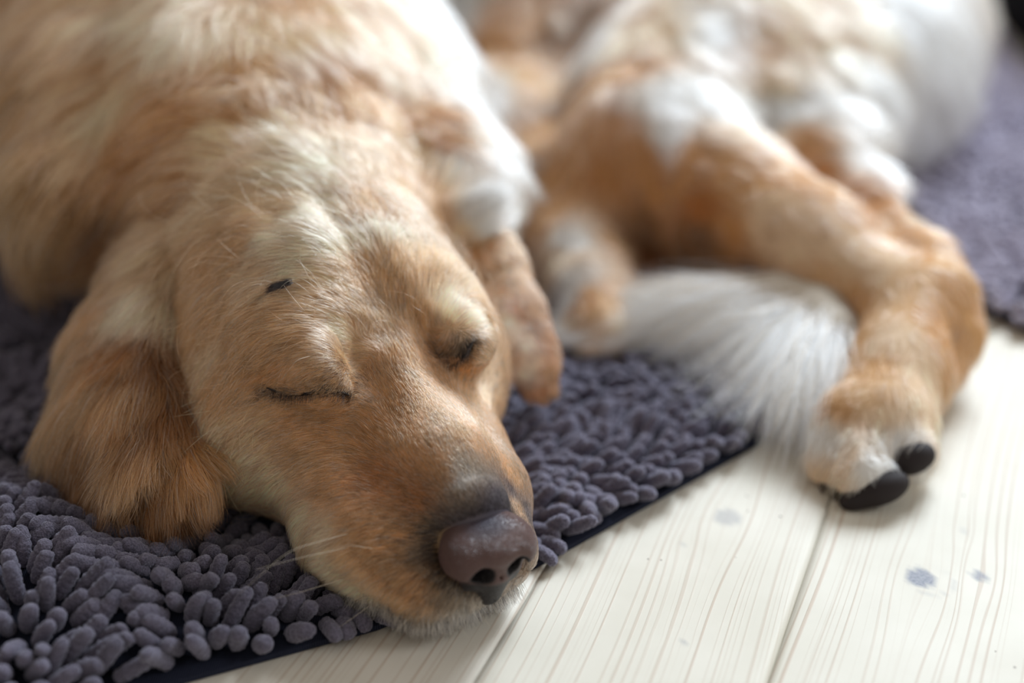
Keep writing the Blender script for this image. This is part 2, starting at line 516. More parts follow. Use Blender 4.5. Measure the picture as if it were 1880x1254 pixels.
    C((-16, -3.2, -3.4), (-9, -2.6, -3.6), 3.2, 2.6, 1.2)
    C((-16, 2.5, -3.0), (-9, 2.0, -3.4), 3.2, 2.3, 1.2)
    C((-9, -1, -4.3), (-2.9, -0.8, -4.35), 2.2, 1.15, .3)          # chin
    C((-9, 1, -4.3), (-2.9, 0.7, -4.35), 2.2, 1.15, .3)
    for s in (-1, 1):
        E((-9.9, s * 2.1, 3.7), (2.1, .40, .6), 1.9, op='sub')   # hollow in front of the eye
    C((-12, 0, 5.1), (-20, 0, 7.5), .35, .4, 1.4, op='sub')      # furrow
    def gh(x, y):
        p = np.stack(np.broadcast_arrays(x, y), -1).reshape(-1, 2)
        e, _ = edge_dist(p, RUG_POLY); e2, _ = edge_dist(p, RUG2_POLY)
        h = 0.0015 + 0.008 * np.clip(np.maximum(e, e2) / .01 + .5, 0, 1)
        return h.reshape(np.broadcast(x, y).shape).astype(np.float32)
    f.floor_cut(gh)
    return f

def carve(V, Nn, line, depth, width, head=True, skew=0.0):
    """groove along a polyline given in head centimetres"""
    L = np.array([H(*q) for q in line])
    lo, hi = L.min(0) - 3 * width, L.max(0) + 3 * width
    idx = np.nonzero(((V > lo) & (V < hi)).all(1))[0]
    if len(idx) == 0: return
    p = V[idx]; best = np.full(len(idx), 9.0); tt = np.zeros(len(idx)); n = len(L) - 1
    for i in range(n):
        a, b = L[i], L[i + 1]; ba = b - a
        t = np.clip(((p - a) @ ba) / (ba @ ba), 0, 1)
        d = np.linalg.norm(p - a - t[:, None] * ba, axis=1)
        m = d < best; best[m] = d[m]; tt[m] = (i + t[m]) / n
    env = np.clip(np.minimum(tt, 1 - tt) * 5, 0, 1)
    V[idx] -= Nn[idx] * (depth * env * np.exp(-(best / width) ** 2))[:, None]

def surf_head(bvh, px, py):
    """head-local cm of the surface seen at a pixel of the photograph"""
    d = FW + (px - 940) / FPX * RT + (627 - py) / FPX * UPV
    h = bvh.ray_cast(Vector(CAM), Vector(d).normalized())
    if h[0] is not None: return np.array(h[0])
    best = None
    for D in np.linspace(.62, 1.3, 60):          # ray passes beside the coat: take the closest place on it
        q = bvh.find_nearest(Vector(P(px, py, D)))
        if q[0] is not None and (best is None or q[3] < best[1]): best = (np.array(q[0]), q[3])
    return best[0]

field = build_body_field()
BV, BF = field.mesh(2)
BN = vnormals(BV, BF)
print('body verts', len(BV))
# ---------------------------------------------------------------- coat guides
COLS = {
 'W': srgb(240, 236, 230), 'C': srgb(241, 209, 174), 'L': srgb(227, 185, 141), 'T': srgb(212, 162, 110),
 'G': srgb(202, 146, 92), 'R': srgb(178, 114, 64), 'B': srgb(146, 108, 78), 'D': srgb(84, 56, 36), 'K': srgb(44, 38, 40),
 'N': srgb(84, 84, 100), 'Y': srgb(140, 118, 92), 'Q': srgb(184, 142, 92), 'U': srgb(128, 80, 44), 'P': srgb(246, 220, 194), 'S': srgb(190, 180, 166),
}
# pixel on the coat, flow on the picture, length mm, lift deg, colour
GUIDES = '''
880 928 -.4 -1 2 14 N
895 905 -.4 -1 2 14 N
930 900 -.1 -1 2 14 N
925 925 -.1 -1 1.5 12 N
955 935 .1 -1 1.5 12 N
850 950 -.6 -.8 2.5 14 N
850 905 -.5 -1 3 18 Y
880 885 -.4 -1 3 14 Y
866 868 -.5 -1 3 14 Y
935 880 0 -1 4 18 T
940 930 .3 -1 4 18 L
830 860 -.6 -1 5 20 G
770 800 -.6 -1 6 18 G
870 820 -.3 -1 5 18 G
740 740 -.5 -1 6 18 G
800 730 -.1 -1 6 18 T
740 660 -.1 -1 7 18 G
860 740 .2 -1 6 18 T
890 800 .3 -1 5 18 L
690 800 -.9 -.7 7 18 G
700 880 -1 -.3 7 16 R
780 920 -1 -.2 5 16 R
800 960 -1 -.1 5 18 Y
760 990 -1 .1 6 18 G
720 1000 -1 .3 7 18 G
800 1010 -.9 .4 5 22 Y
830 1050 -.7 .7 6 26 Y
780 1060 -.8 .7 7 22 G
740 1090 -.8 .8 9 26 T
690 1100 -.8 .7 10 26 C
650 1060 -.8 .5 10 24 C
620 1000 -.8 .4 11 22 C
680 1040 -.8 .6 9 20 T
840 1110 -.3 1 9 32 S
900 1100 -.1 1 8 34 S
780 1130 -.5 1 9 30 Y
600 900 -1 .2 9 16 G
650 960 -1 .3 8 16 G
560 970 -.8 .6 14 22 C
560 840 -1 .3 9 16 T
520 900 -.8 .5 14 20 C
450 850 -.7 .6 18 22 C
400 790 -.6 .7 20 22 C
470 780 -.8 .5 14 18 L
620 780 -.9 .1 7 16 G
560 760 -1 .3 8 14 G
500 740 -1 .4 9 14 T
640 700 -.8 .5 4 18 T
630 670 -.8 .3 5 20 L
660 672 -.5 .7 5 20 L
645 630 -.9 .0 6 18 C
668 645 -.6 .1 6 16 L
600 695 -.9 .4 5 14 T
690 690 -.3 -.7 5 14 G
670 620 .4 -.6 6 18 T
580 680 -1 .3 7 12 T
540 690 -1 .5 7 12 G
500 700 -1 .5 8 12 G
590 630 -1 .1 9 16 T
560 600 -1 .2 16 18 T
500 650 -1 .5 11 14 T
430 690 -.8 .7 14 16 T
460 620 -.8 .6 14 16 T
400 640 -.6 .8 17 18 L
350 700 -.3 1 22 20 L
370 760 -.4 .9 22 20 C
330 620 -.1 1 24 22 L
340 560 -.4 1 24 22 L
400 560 -.7 .7 23 21 T
460 540 -.9 .5 18 21 T
520 500 -1 .35 18 23 L
560 450 -1 .1 20 25 C
600 500 -1 .1 16 25 C
620 560 -1 0 13 23 L
650 540 -.8 -.4 13 23 L
690 600 -.3 -.8 10 21 L
700 540 -.2 -.9 12 25 T
660 470 -.6 -.7 16 28 C
620 400 -.8 -.5 18 30 C
580 350 -1 -.3 21 30 C
530 400 -1 .1 21 25 L
460 460 -.9 .3 21 21 T
400 480 -.8 .5 26 21 T
420 400 -1 .1 29 23 L
480 340 -1 -.1 29 25 L
520 290 -.9 -.4 31 28 C
330 480 -.8 .6 28 22 L
300 420 -.8 .6 32 24 T
350 380 -1 .3 28 22 T
770 590 .1 -1 10 21 T
740 520 0 -1 13 25 T
720 450 0 -1 16 28 C
690 400 -.1 -1 17 28 G
780 500 .3 -1 14 21 T
800 420 .3 -.9 16 21 T
740 370 .2 -.9 18 23 G
680 330 0 -1 21 25 L
840 460 .5 -.8 16 21 L
850 520 .6 -.6 12 21 L
850 590 .5 -.5 6 20 C
830 560 .2 -.8 7 18 C
870 560 .7 -.3 10 21 T
835 625 -.3 .6 5 24 Y
825 650 -.5 .5 4 18 R
800 640 -.4 -.4 5 16 G
865 640 .6 .3 6 16 L
880 700 .5 -.2 6 16 L
840 690 .2 -.8 6 16 G
800 350 .4 -.8 26 25 L
830 320 .5 -.6 28 24 W
860 390 .7 -.5 29 28 W
880 450 .9 .1 16 22 W
760 290 .2 -.8 31 25 C
700 260 0 -.8 26 22 C
620 270 -.4 -.7 26 24 L
560 230 -.6 -.6 30 26 L
660 180 .3 .5 34 24 G
740 200 .5 .6 34 24 G
590 150 .1 .7 34 24 G
790 250 .6 .5 34 24 R
450 230 -.9 -.3 34 26 L
370 220 -1 .2 36 26 T
320 180 -.8 .5 38 28 G
280 240 -.8 .6 38 26 G
250 330 -.7 .8 38 24 T
200 400 -.7 .8 38 24 B
230 450 -.8 .6 38 24 G
180 500 -.9 .6 40 22 L
130 500 -.7 .9 42 20 T
130 400 -.4 1 44 20 Q
60 420 -.2 1 46 18 Q
60 300 -.4 1 46 18 Q
40 150 -.5 1 46 18 Q
150 250 -.6 .9 46 20 L
160 150 -.6 .8 46 22 L
250 100 -.6 .6 46 24 L
120 40 -.6 .8 46 22 L
230 200 -.6 .8 44 22 C
300 40 -.4 .6 46 24 C
370 60 0 .8 46 26 C
440 110 .3 .7 44 24 L
520 90 .3 .8 44 22 C
600 60 .4 .8 44 20 L
680 60 .5 .8 44 20 L
690 130 .5 .7 40 20 C
760 110 .5 .8 40 20 C
820 160 .5 .8 40 20 W
860 260 .4 .8 38 22 W
880 180 .4 .8 38 22 W
820 40 .4 .9 40 20 W
780 20 .4 .9 40 20 W
930 60 .3 1 24 14 T
980 150 .3 1 18 12 L
1020 60 .2 1 18 12 B
1000 250 .1 1 18 12 T
1060 180 0 1 18 14 B
1040 320 .1 1 18 14 T
960 320 .1 1 20 14 B
1090 100 0 1 24 24 W
1060 430 .1 1 16 14 W
1000 400 .1 1 16 14 T
1020 480 .1 1 14 14 C
1120 440 .1 1 16 14 L
1040 540 .1 1 12 16 W
1090 560 .3 1 14 18 G
1060 610 .1 1 18 20 C
1140 570 .5 .8 14 20 L
1160 600 .5 .8 14 20 C
1200 500 .1 1 14 14 R
1180 400 .3 1 16 12 B
1130 130 .1 1 24 16 G
1140 250 .1 1 20 14 G
1120 320 .3 1 16 12 G
1180 60 .3 1 30 18 C
1220 180 .3 1 30 18 W
1300 60 .4 1 36 20 W
1380 100 .5 1 36 20 L
1400 150 .5 1 36 20 C
1450 40 .5 1 38 20 C
1300 180 .4 1 34 20 W
1220 250 .5 1 28 18 W
1400 200 .6 1 38 22 W
1500 200 .6 1 42 22 W
1550 60 .6 1 45 22 C
1600 150 .5 1 48 24 W
1650 60 .5 1 50 24 W
1700 150 .5 1 50 24 W
1620 280 .4 1 50 22 W
1570 290 .4 1 40 20 W
1430 260 .7 .8 26 16 L
1350 250 .7 .8 24 16 C
1250 300 .7 .7 14 12 G
1180 290 .5 .8 14 12 G
1190 360 .8 .6 12 10 G
1280 390 .8 .5 10 10 R
1340 320 .8 .5 12 10 T
1430 310 .8 .5 14 10 G
1500 320 .8 .5 14 12 G
1535 350 .8 .6 12 12 G
1470 270 .7 .7 20 14 T
1440 220 .6 .8 26 18 W
1350 430 .8 .5 10 10 G
1280 440 .8 .5 12 12 B
1380 500 .8 .5 14 12 B
1460 540 .8 .6 14 14 B
1540 600 .6 .9 12 14 B
1410 380 .8 .5 10 10 C
1480 420 .8 .5 9 10 C
1540 460 .8 .6 9 10 C
1600 500 .6 .7 9 10 C
1500 500 .8 .6 9 10 L
1570 560 .5 .9 9 10 T
1650 540 .4 .9 8 10 L
1580 380 .7 .7 14 12 R
1640 420 .7 .7 14 12 G
1700 470 .6 .8 12 12 G
1750 520 .3 1 12 12 T
1770 600 0 1 12 12 T
1720 600 0 1 10 12 G
1740 670 -.2 1 12 14 T
1640 620 -.1 1 8 12 C
1600 680 -.2 1 9 12 T
1680 680 -.1 1 9 12 C
1560 650 -.1 1 9 14 T
1620 740 -.3 1 9 14 L
1560 760 -.4 1 11 16 T
1690 760 -.1 1 11 20 C
1640 790 -.2 1 12 18 C
1520 820 -.2 1 12 22 W
1560 850 -.3 1 12 20 C
1600 860 -.1 1 12 22 W
1650 820 0 1 12 22 W
1510 870 -.1 1 8 22 C
'''
def build_guides(bvh):
    P0, D0, L0, A0, C0 = [], [], [], [], []
    for ln in GUIDES.strip().splitlines():
        t = ln.split()
        px, py, dx, dy, L, lift = map(float, t[:6])
        h = surf_head(bvh, px, py)
        if h is None: print('guide misses', ln); continue
        P0.append(h); d = dx * RT - dy * UPV
        D0.append(d / np.linalg.norm(d)); L0.append(L * .001); A0.append(math.radians(lift)); C0.append(COLS[t[6]])
    return [np.array(a) for a in (P0, D0, L0, A0, C0)]

def interp_guides(G, p, power=4):
    P0, D0, L0, A0, C0 = G
    D = np.zeros((len(p), 3)); L = np.zeros(len(p)); A = np.zeros(len(p)); C = np.zeros((len(p), 3))
    P32 = P0.astype(np.float32)
    for i in range(0, len(p), 20000):
        q = p[i:i + 20000].astype(np.float32)
        d2 = ((q[:, None, :] - P32[None]) ** 2).sum(-1)
        w = 1 / (d2 + 3e-5) ** (power / 2)
        w /= w.sum(1, keepdims=True)
        D[i:i + 20000] = w @ D0; L[i:i + 20000] = w @ L0; A[i:i + 20000] = w @ A0; C[i:i + 20000] = w @ C0
    return D, L, A, C

def sample_surface(V, F, Nn, n, wfn=None, seed=1):
    r = np.random.default_rng(seed)
    T = np.concatenate([F[:, [0, 1, 2]], F[:, [0, 2, 3]]])
    a, b, c = V[T[:, 0]], V[T[:, 1]], V[T[:, 2]]
    ar = 0.5 * np.linalg.norm(np.cross(b - a, c - a), axis=1)
    cen = (a + b + c) / 3
    nn = Nn[T[:, 0]] + Nn[T[:, 1]] + Nn[T[:, 2]]; nn /= np.maximum(np.linalg.norm(nn, axis=1), 1e-9)[:, None]
    if wfn is not None: ar = ar * wfn(cen, nn)
    cs = np.cumsum(ar); k = np.searchsorted(cs, r.uniform(0, cs[-1], n))
    k = np.minimum(k, len(T) - 1)
    u, v = r.uniform(size=n), r.uniform(size=n); m = u + v > 1; u[m] = 1 - u[m]; v[m] = 1 - v[m]
    w = 1 - u - v
    p = a[k] * w[:, None] + b[k] * u[:, None] + c[k] * v[:, None]
    nr = Nn[T[k, 0]] * w[:, None] + Nn[T[k, 1]] * u[:, None] + Nn[T[k, 2]] * v[:, None]
    nr /= np.maximum(np.linalg.norm(nr, axis=1), 1e-9)[:, None]
    return p, nr

CLUMP = None
def grow(p, n, D, L, A, seed=2, K=7, clump_n=None, clump=0.55, wav=0.12, field=None, spread=0.12, bend=1.0, gravity=0.0):
    """strands as (m,K,3): leave the skin along D, lifted by A, curving back to the skin"""
    global CLUMP
    CLUMP = None
    r = np.random.default_rng(seed); m = len(p)
    t = D - (D * n).sum(1)[:, None] * n
    t /= np.maximum(np.linalg.norm(t, axis=1), 1e-6)[:, None]
    s = np.cross(n, t)
    ang = r.normal(0, spread, m) + 0.35 * noise3(p, 160, seed + 5) * wav * 4
    t = t * np.cos(ang)[:, None] + s * np.sin(ang)[:, None]
    Lr = L * r.uniform(.65, 1.15, m) * (1 + .25 * noise3(p, 120, seed + 9))
    lift = A * r.uniform(.6, 1.4, m)
    pts = np.zeros((m, K, 3)); pts[:, 0] = p - n * 0.0006
    cur = pts[:, 0].copy()
    cv = r.normal(0, 1, m) * wav
    for k in range(1, K):
        u = (k - .5) / (K - 1)
        a = lift * (2.0 - 2.4 * u * bend)
        bb = cv * (u - .3) * 2
        d = (t * np.cos(bb)[:, None] + s * np.sin(bb)[:, None]) * np.cos(a)[:, None] + n * np.sin(a)[:, None]
        d[:, 2] -= gravity * u
        cur = cur + d * (Lr / (K - 1))[:, None]
        if field is not None:
            sd = field.sample(cur)
            cur = cur + n * np.clip(0.0007 * u - sd, 0, .006)[:, None]
        pts[:, k] = cur
    if clump_n:
        from mathutils.kdtree import KDTree
        ci = r.choice(m, min(clump_n, m), replace=False)
        kd = KDTree(len(ci))
        for j, i in enumerate(ci): kd.insert(p[i], j)
        kd.balance()
        near = np.array([kd.find(q)[1] for q in p])
        c = ci[near]; CLUMP = near
        u = (np.arange(K) / (K - 1)) ** 1.4
        amt = clump * r.uniform(.5, 1.1, m)
        off = pts[c] - pts
        off0 = off[:, :1]
        far = np.linalg.norm(off0[:, 0], axis=1)
        amt = amt * (far < .02) * np.clip(L / .016 + .12, .3, 1)
        pts = pts + off * (u[None, :, None] * amt[:, None, None])
    return pts

def hair_obj(name, pts, cols, r_root, mat, parent, tip=0.25):
    m, K, _ = pts.shape
    hc = bpy.data.hair_curves.new(name)
    hc.add_curves([K] * m)
    hc.position_data.foreach_set('vector', pts.astype(np.float32).ravel()) if hasattr(hc, 'position_data') else hc.attributes['position'].data.foreach_set('vector', pts.astype(np.float32).ravel())
    ra = hc.attributes.get('radius') or hc.attributes.new('radius', 'FLOAT', 'POINT')
    prof = 1 - (1 - tip) * (np.arange(K) / (K - 1)) ** 2
    rr = (np.asarray(r_root).reshape(-1, 1) * np.ones((m, 1)) * prof[None]).astype(np.float32)
    ra.data.foreach_set('value', rr.ravel())
    ca = hc.attributes.new('col', 'FLOAT_COLOR', 'CURVE')
    c4 = np.ones((m, 4), dtype=np.float32); c4[:, :3] = cols
    ca.data.foreach_set('color', c4.ravel())
    hc.materials.append(mat)
    o = bpy.data.objects.new(name, hc)
    COL.objects.link(o)
    if parent: o.parent = parent
    return o

def fur_material():
    m, nt, out = new_mat('fur')
    L = nt.links.new
    at = N(nt, 'ShaderNodeAttribute', attribute_name='col')
    hb = N(nt, 'ShaderNodeBsdfHairPrincipled')
    hb.model = 'CHIANG'
    hb.parametrization = 'COLOR'
    L(at.outputs['Color'], hb.inputs['Color'])
    hb.inputs['Roughness'].default_value = 0.32
    hb.inputs['Radial Roughness'].default_value = 0.55
    hb.inputs['Random Roughness'].default_value = 0.0
    df = N(nt, 'ShaderNodeBsdfDiffuse'); L(at.outputs['Color'], df.inputs['Color'])
    mx = N(nt, 'ShaderNodeMixShader'); mx.inputs[0].default_value = 0.35
    L(hb.outputs[0], mx.inputs[1]); L(df.outputs[0], mx.inputs[2])
    L(mx.outputs[0], out.inputs[0])
    return m
def skin_material():
    m, nt, out = new_mat('skin_under_fur')
    at = N(nt, 'ShaderNodeAttribute', attribute_name='col')
    b = N(nt, 'ShaderNodeBsdfPrincipled'); b.inputs['Roughness'].default_value = .9; b.inputs['Specular IOR Level'].default_value = .1
    nt.links.new(at.outputs['Color'], b.inputs['Base Color']); nt.links.new(b.outputs[0], out.inputs[0])
    return m
FURM, SKINM = fur_material(), skin_material()

# ---------------------------------------------------------------- dog
dog = empty('dog', (0.05, 0.80, 0.0))
tag(dog, 'golden retriever asleep with its chin at the edge of the grey rug', 'dog')
OFF = np.array([0.05, 0.80, 0.0])
def own(o, par=None):
    """keep world coordinates when parenting"""
    o.parent = par or dog
    if par is None: o.matrix_parent_inverse.identity(); o.location = -Vector(OFF)
    return o

bvh = BVHTree.FromPolygons(BV.tolist(), BF.tolist())
def carve_px(pts, depth, width, taper=5):
    L = [surf_head(bvh, *q) for q in pts]
    L = np.array([q for q in L if q is not None])
    if len(L) < len(pts): print('carve misses', len(pts) - len(L), pts)
    if len(L) < 2: return
    lo, hi = L.min(0) - 3 * width, L.max(0) + 3 * width
    idx = np.nonzero(((BV > lo) & (BV < hi)).all(1))[0]
    p = BV[idx]; best = np.full(len(idx), 9.0); tt = np.zeros(len(idx)); n = len(L) - 1
    for i in range(n):
        a, b = L[i], L[i + 1]; ba = b - a
        t = np.clip(((p - a) @ ba) / (ba @ ba), 0, 1)
        d = np.linalg.norm(p - a - t[:, None] * ba, axis=1)
        m = d < best; best[m] = d[m]; tt[m] = (i + t[m]) / n
    env = np.clip(np.minimum(tt, 1 - tt) * taper, 0, 1)
    BV[idx] -= BN[idx] * (depth * env * np.exp(-(best / width) ** 2))[:, None]
NEAR_SLIT = [(490, 712), (515, 720), (545, 722), (575, 716), (600, 710), (622, 716), (642, 726)]
FAR_SLIT = [(806, 650), (822, 660), (840, 656), (856, 644), (868, 628)]
# creases of the face
carve_px(NEAR_SLIT, .0042, .0026, 4)
carve_px([(640, 728), (668, 742), (688, 720), (696, 680), (694, 640)], .0018, .0070, 3)
carve_px([(660, 745), (640, 790), (620, 840)], .0014, .0045, 3)
carve_px([(430, 690), (490, 738), (560, 752), (620, 748)], .0012, .0040, 3)
carve_px(FAR_SLIT, .0036, .0028, 4)
carve_px([(800, 590), (796, 630), (812, 670), (840, 690), (880, 700)], .0018, .0035, 3)
carve_px([(735, 655), (720, 560), (690, 470), (650, 390)], .0012, .006, 3)
for ln, d in [([(1598, 770), (1612, 800), (1628, 850)], .0060), ([(1548, 810), (1540, 850), (1538, 895)], .0045)]:
    carve_px(ln, d, .0045, 6)
for ln, d in [([(640, 985), (700, 1050), (780, 1095), (850, 1108)], .0019), ([(690, 975), (735, 1020), (790, 1060), (835, 1080)], .0018),
              ([(600, 1005), (660, 1075), (740, 1118)], .0019), ([(770, 930), (720, 960), (690, 1000)], .0014)]:
    carve_px(ln, d, .0022, 4)
carve_px([(700, 1135), (770, 1142), (840, 1134), (905, 1108), (950, 1080)], .0022, .0020, 6)
BN = vnormals(BV, BF)
bvh = BVHTree.FromPolygons(BV.tolist(), BF.tolist())
G = build_guides(bvh)

def near_line(p, px_line, r):
    L = [surf_head(bvh, *q) for q in px_line]; L = np.array([q for q in L if q is not None])
    best = np.full(len(p), 9.0)
    if len(L) == 1: return np.linalg.norm(p - L[0], axis=1)
    for a, b in zip(L[:-1], L[1:]):
        ba = b - a; t = np.clip(((p - a) @ ba) / (ba @ ba), 0, 1)
        best = np.minimum(best, np.linalg.norm(p - a - t[:, None] * ba, axis=1))
    return best

def fur_cols(p, soft=None):
    q = p + .006 * np.stack([noise3(p, 60, 31), noise3(p, 60, 32), noise3(p, 60, 33)], 1)
    return interp_guides(G, q)[3]
bc = fur_cols(BV) * .8
rim = np.minimum(near_line(BV, NEAR_SLIT, 0), near_line(BV, FAR_SLIT, 0))
bc = bc + (srgb(50, 38, 36) - bc) * np.exp(-(rim / .0030) ** 2)[:, None]      # dark lid skin
body = own(mesh_obj('body', BV, BF, SKINM, attrs={'col': bc}))

def view_w(p, n):
    v = CAM - p; v /= np.linalg.norm(v, axis=1)[:, None]
    return np.where((n * v).sum(1) > -.45, 1.0, .25)
def in_head(p):
    h = to_head(p); return (h[:, 0] > -25) & (np.abs(h[:, 1]) < 11) & (h[:, 2] > -7)
def colour_var(C, p, seed, amt=.20):
    r = np.random.default_rng(seed)
    k = 1 + amt * r.normal(size=len(p)) + .12 * noise3(p, 300, seed + 1)
    if CLUMP is not None and len(CLUMP) == len(p): k = k + .17 * r.normal(size=CLUMP.max() + 1)[CLUMP]
    lum = C.mean(1, keepdims=True)
    C = C * np.clip(k, .5, 1.4)[:, None]
    w = (r.uniform(size=len(p)) < .14)[:, None]
    C = np.where(w, C * .45 + .55 * np.minimum(lum * 1.7 + .15, .85) * np.array([1, .97, .92]), C)
    return np.clip(C * 1.12, .005, .92)
def tube(pts, radii, seg=8, cap=True):
    pts = np.asarray(pts, float); n = len(pts)
    T = np.gradient(pts, axis=0); T /= np.linalg.norm(T, axis=1)[:, None]
    ref = np.array([.13, .2, 1.0]); V = []
    for i in range(n):
        s = np.cross(T[i], ref); s /= np.linalg.norm(s); b = np.cross(s, T[i])
        for k in range(seg):
            a = 2 * math.pi * k / seg
            V.append(pts[i] + radii[i] * (math.cos(a) * s + math.sin(a) * b))
    F = []
    for i in range(n - 1):
        for k in range(seg):
            k2 = (k + 1) % seg
            F.append([i * seg + k, i * seg + k2, (i + 1) * seg + k2, (i + 1) * seg + k])
    if cap:
        F.append(list(range(seg))[::-1]); F.append([(n - 1) * seg + k for k in range(seg)])
    return np.array(V), F
def resample(P0, n):
    P0 = np.asarray(P0, float); d = np.r_[0, np.cumsum(np.linalg.norm(np.diff(P0, axis=0), axis=1))]
    t = np.linspace(0, d[-1], n)
    Q = np.stack([np.interp(t, d, P0[:, k]) for k in range(3)], 1)
    for _ in range(2): Q[1:-1] = .5 * Q[1:-1] + .25 * (Q[:-2] + Q[2:])
    return Q

def lid_line(line):
    q = resample(np.array([surf_head(bvh, *c) for c in line]), 18) - FW * .0016
    u = np.linspace(0, 1, 18)
    return q, .0002 + .0023 * np.sin(np.pi * u) ** .8 * (.55 + .45 * np.clip((u - .3) * 2, 0, 1))
if FUR:
    nH = int(620000 * DENS)
    p, n = sample_surface(BV, BF, BN, nH, lambda c, nn: view_w(c, nn) * in_head(c), 3)
    D, L, A, _ = interp_guides(G, p)
    C = fur_cols(p)
    hl = to_head(p)
    nd = np.sqrt(((hl[:, 0] + 1.5) / 1.85) ** 2 + (hl[:, 1] / 2.15) ** 2 + ((hl[:, 2] + .5) / 1.5) ** 2)
    slit = np.minimum(near_line(p, NEAR_SLIT, 0), near_line(p, FAR_SLIT, 0))
    ok = nd > .96
    for line in (NEAR_SLIT, FAR_SLIT):
        q, rad = lid_line(line)
        for a, b in zip(q, rad): ok &= np.linalg.norm(p - a, axis=1) > b + .0002
    # dark ticking: round the nose, on the lids and along the lips
    r = np.random.default_rng(77)
    lid = np.minimum(near_line(p, [(610, 680), (630, 672), (650, 690), (660, 705)], 0), near_line(p, [(828, 640), (845, 632)], 0))
    lip = near_line(p, [(700, 1128), (770, 1138), (840, 1130), (900, 1108)], 0)
    dark = .60 * np.exp(-(slit / .0035) ** 2) + .30 * np.exp(-(lid / .006) ** 2) + .55 * np.exp(-((nd - 1) / .28) ** 2) + .24 * np.exp(-((nd - 1) / .9) ** 2) + .22 * np.exp(-(lip / .006) ** 2)
    dk = r.uniform(size=len(p)) < dark
    spot = surf_head(bvh, 515, 548)
    ds = np.linalg.norm((p - spot) * 1.0, axis=1)
    L = np.where(ds < .0042, .009, L); L = L * np.clip(.35 + slit / .008, 0, 1)
    p, n, D, L, A, C, dk, ds = [a[ok] for a in (p, n, D, L, A, C, dk, ds)]
    pts = grow(p, n, D, L, A, 11, K=6, clump_n=len(p) // 22, clump=.5, field=field, spread=.16, wav=.08)
    C = colour_var(C, p, 5)
    C[dk] = C[dk] * .10 + srgb(38, 32, 34)
    C[ds < .0042] = srgb(30, 24, 24)
    own(hair_obj('fur', pts, C, .00007 + .00004 * (L > .012), FURM, None))
    nB = int(230000 * DENS)
    p, n = sample_surface(BV, BF, BN, nB, lambda c, nn: view_w(c, nn) * ~in_head(c) * (c[:, 2] > .004), 4)
    D, L, A, _ = interp_guides(G, p, 3.5)
    pts = grow(p, n, D, L, A, 21, K=6, clump_n=len(p) // 45, clump=.6, field=field, spread=.22, gravity=.12)
    own(hair_obj('fur', pts, colour_var(fur_cols(p), p, 6), np.where(L > .022, .00022, .00016), FURM, None))
    # bristly fringe along the lips and chin
    r = np.random.default_rng(91)
    line = [surf_head(bvh, *q) for q in [(640, 1085), (690, 1118), (750, 1130), (810, 1130), (860, 1122), (905, 1105), (940, 1085)]]
    Q = resample(np.array(line), 60); m = int(4200 * DENS)
    i = r.uniform(0, 58.9, m); a = i.astype(int); base = Q[a] + (Q[a + 1] - Q[a]) * (i - a)[:, None] + r.normal(0, 1, (m, 3)) * .0032
    near = [bvh.find_nearest(Vector(q)) for q in base]
    base = np.array([q[0][:] for q in near]); nn = np.array([q[1][:] for q in near])
    lk = r.normal(0, .25, 70)[(i * 1.15).astype(int) % 70]
    d = -UPV[None] * .9 + RT[None] * (-.35 + .75 * (i / 58.9) + lk + r.normal(0, .12, m))[:, None] - FW[None] * .2
    dd = d / np.linalg.norm(d, axis=1)[:, None] + nn * .55; dd /= np.linalg.norm(dd, axis=1)[:, None]
    Ln = .0085 * r.uniform(.4, 1.25, m); t = np.linspace(0, 1, 6)[None, :, None]
    pts = base[:, None] + dd[:, None] * Ln[:, None, None] * t + (d - dd)[:, None] * (Ln * .35)[:, None, None] * t ** 2
    pts[..., 2] = np.maximum(pts[..., 2], .0006)
    C = np.where((r.uniform(size=m) < .33)[:, None], srgb(66, 60, 60), srgb(214, 206, 194))
    own(hair_obj('fur', pts, C, .00009, FURM, None))
    # small tuft of black hairs above the near eye
    r = np.random.default_rng(33); m = 170
    b0 = surf_head(bvh, 532, 541); nn = np.array(bvh.find_nearest(Vector(b0))[1][:])
    dr = (-RT * .9 - UPV * .38); dr = dr - (dr @ nn) * nn; dr /= np.linalg.norm(dr)
    sd_ = np.cross(nn, dr)
    st = b0 + nn * .0078 + r.uniform(-.004, .003, (m, 1)) * dr + r.normal(0, .0011, (m, 1)) * sd_
    t = np.linspace(0, 1, 6)[None, :, None]; Ln = r.uniform(.004, .010, (m, 1, 1))
    pts = st[:, None] + t * Ln * (dr + r.normal(0, .10, (m, 1, 1)) * sd_) + nn * .0010 * t * (1 - t) * 4
    own(hair_obj('dark_tuft', pts, np.tile(srgb(30, 24, 24), (m, 1)), .00014, FURM, None))['label'] = 'small tuft of black hairs above the eye'
    # loose long guard hairs standing off the coat
    p, n = sample_surface(BV, BF, BN, 1500, lambda c, nn: view_w(c, nn) * in_head(c) * (to_head(c)[:, 0] < -12.5), 8)
    D, L, A, C = interp_guides(G, p)
    pts = grow(p, n, D, L * 1.7, A * 1.5, 41, K=8, wav=.5, spread=.5)
    own(hair_obj('fur', pts, np.minimum(C * 1.25 + .08, .9), .00008, FURM, None))

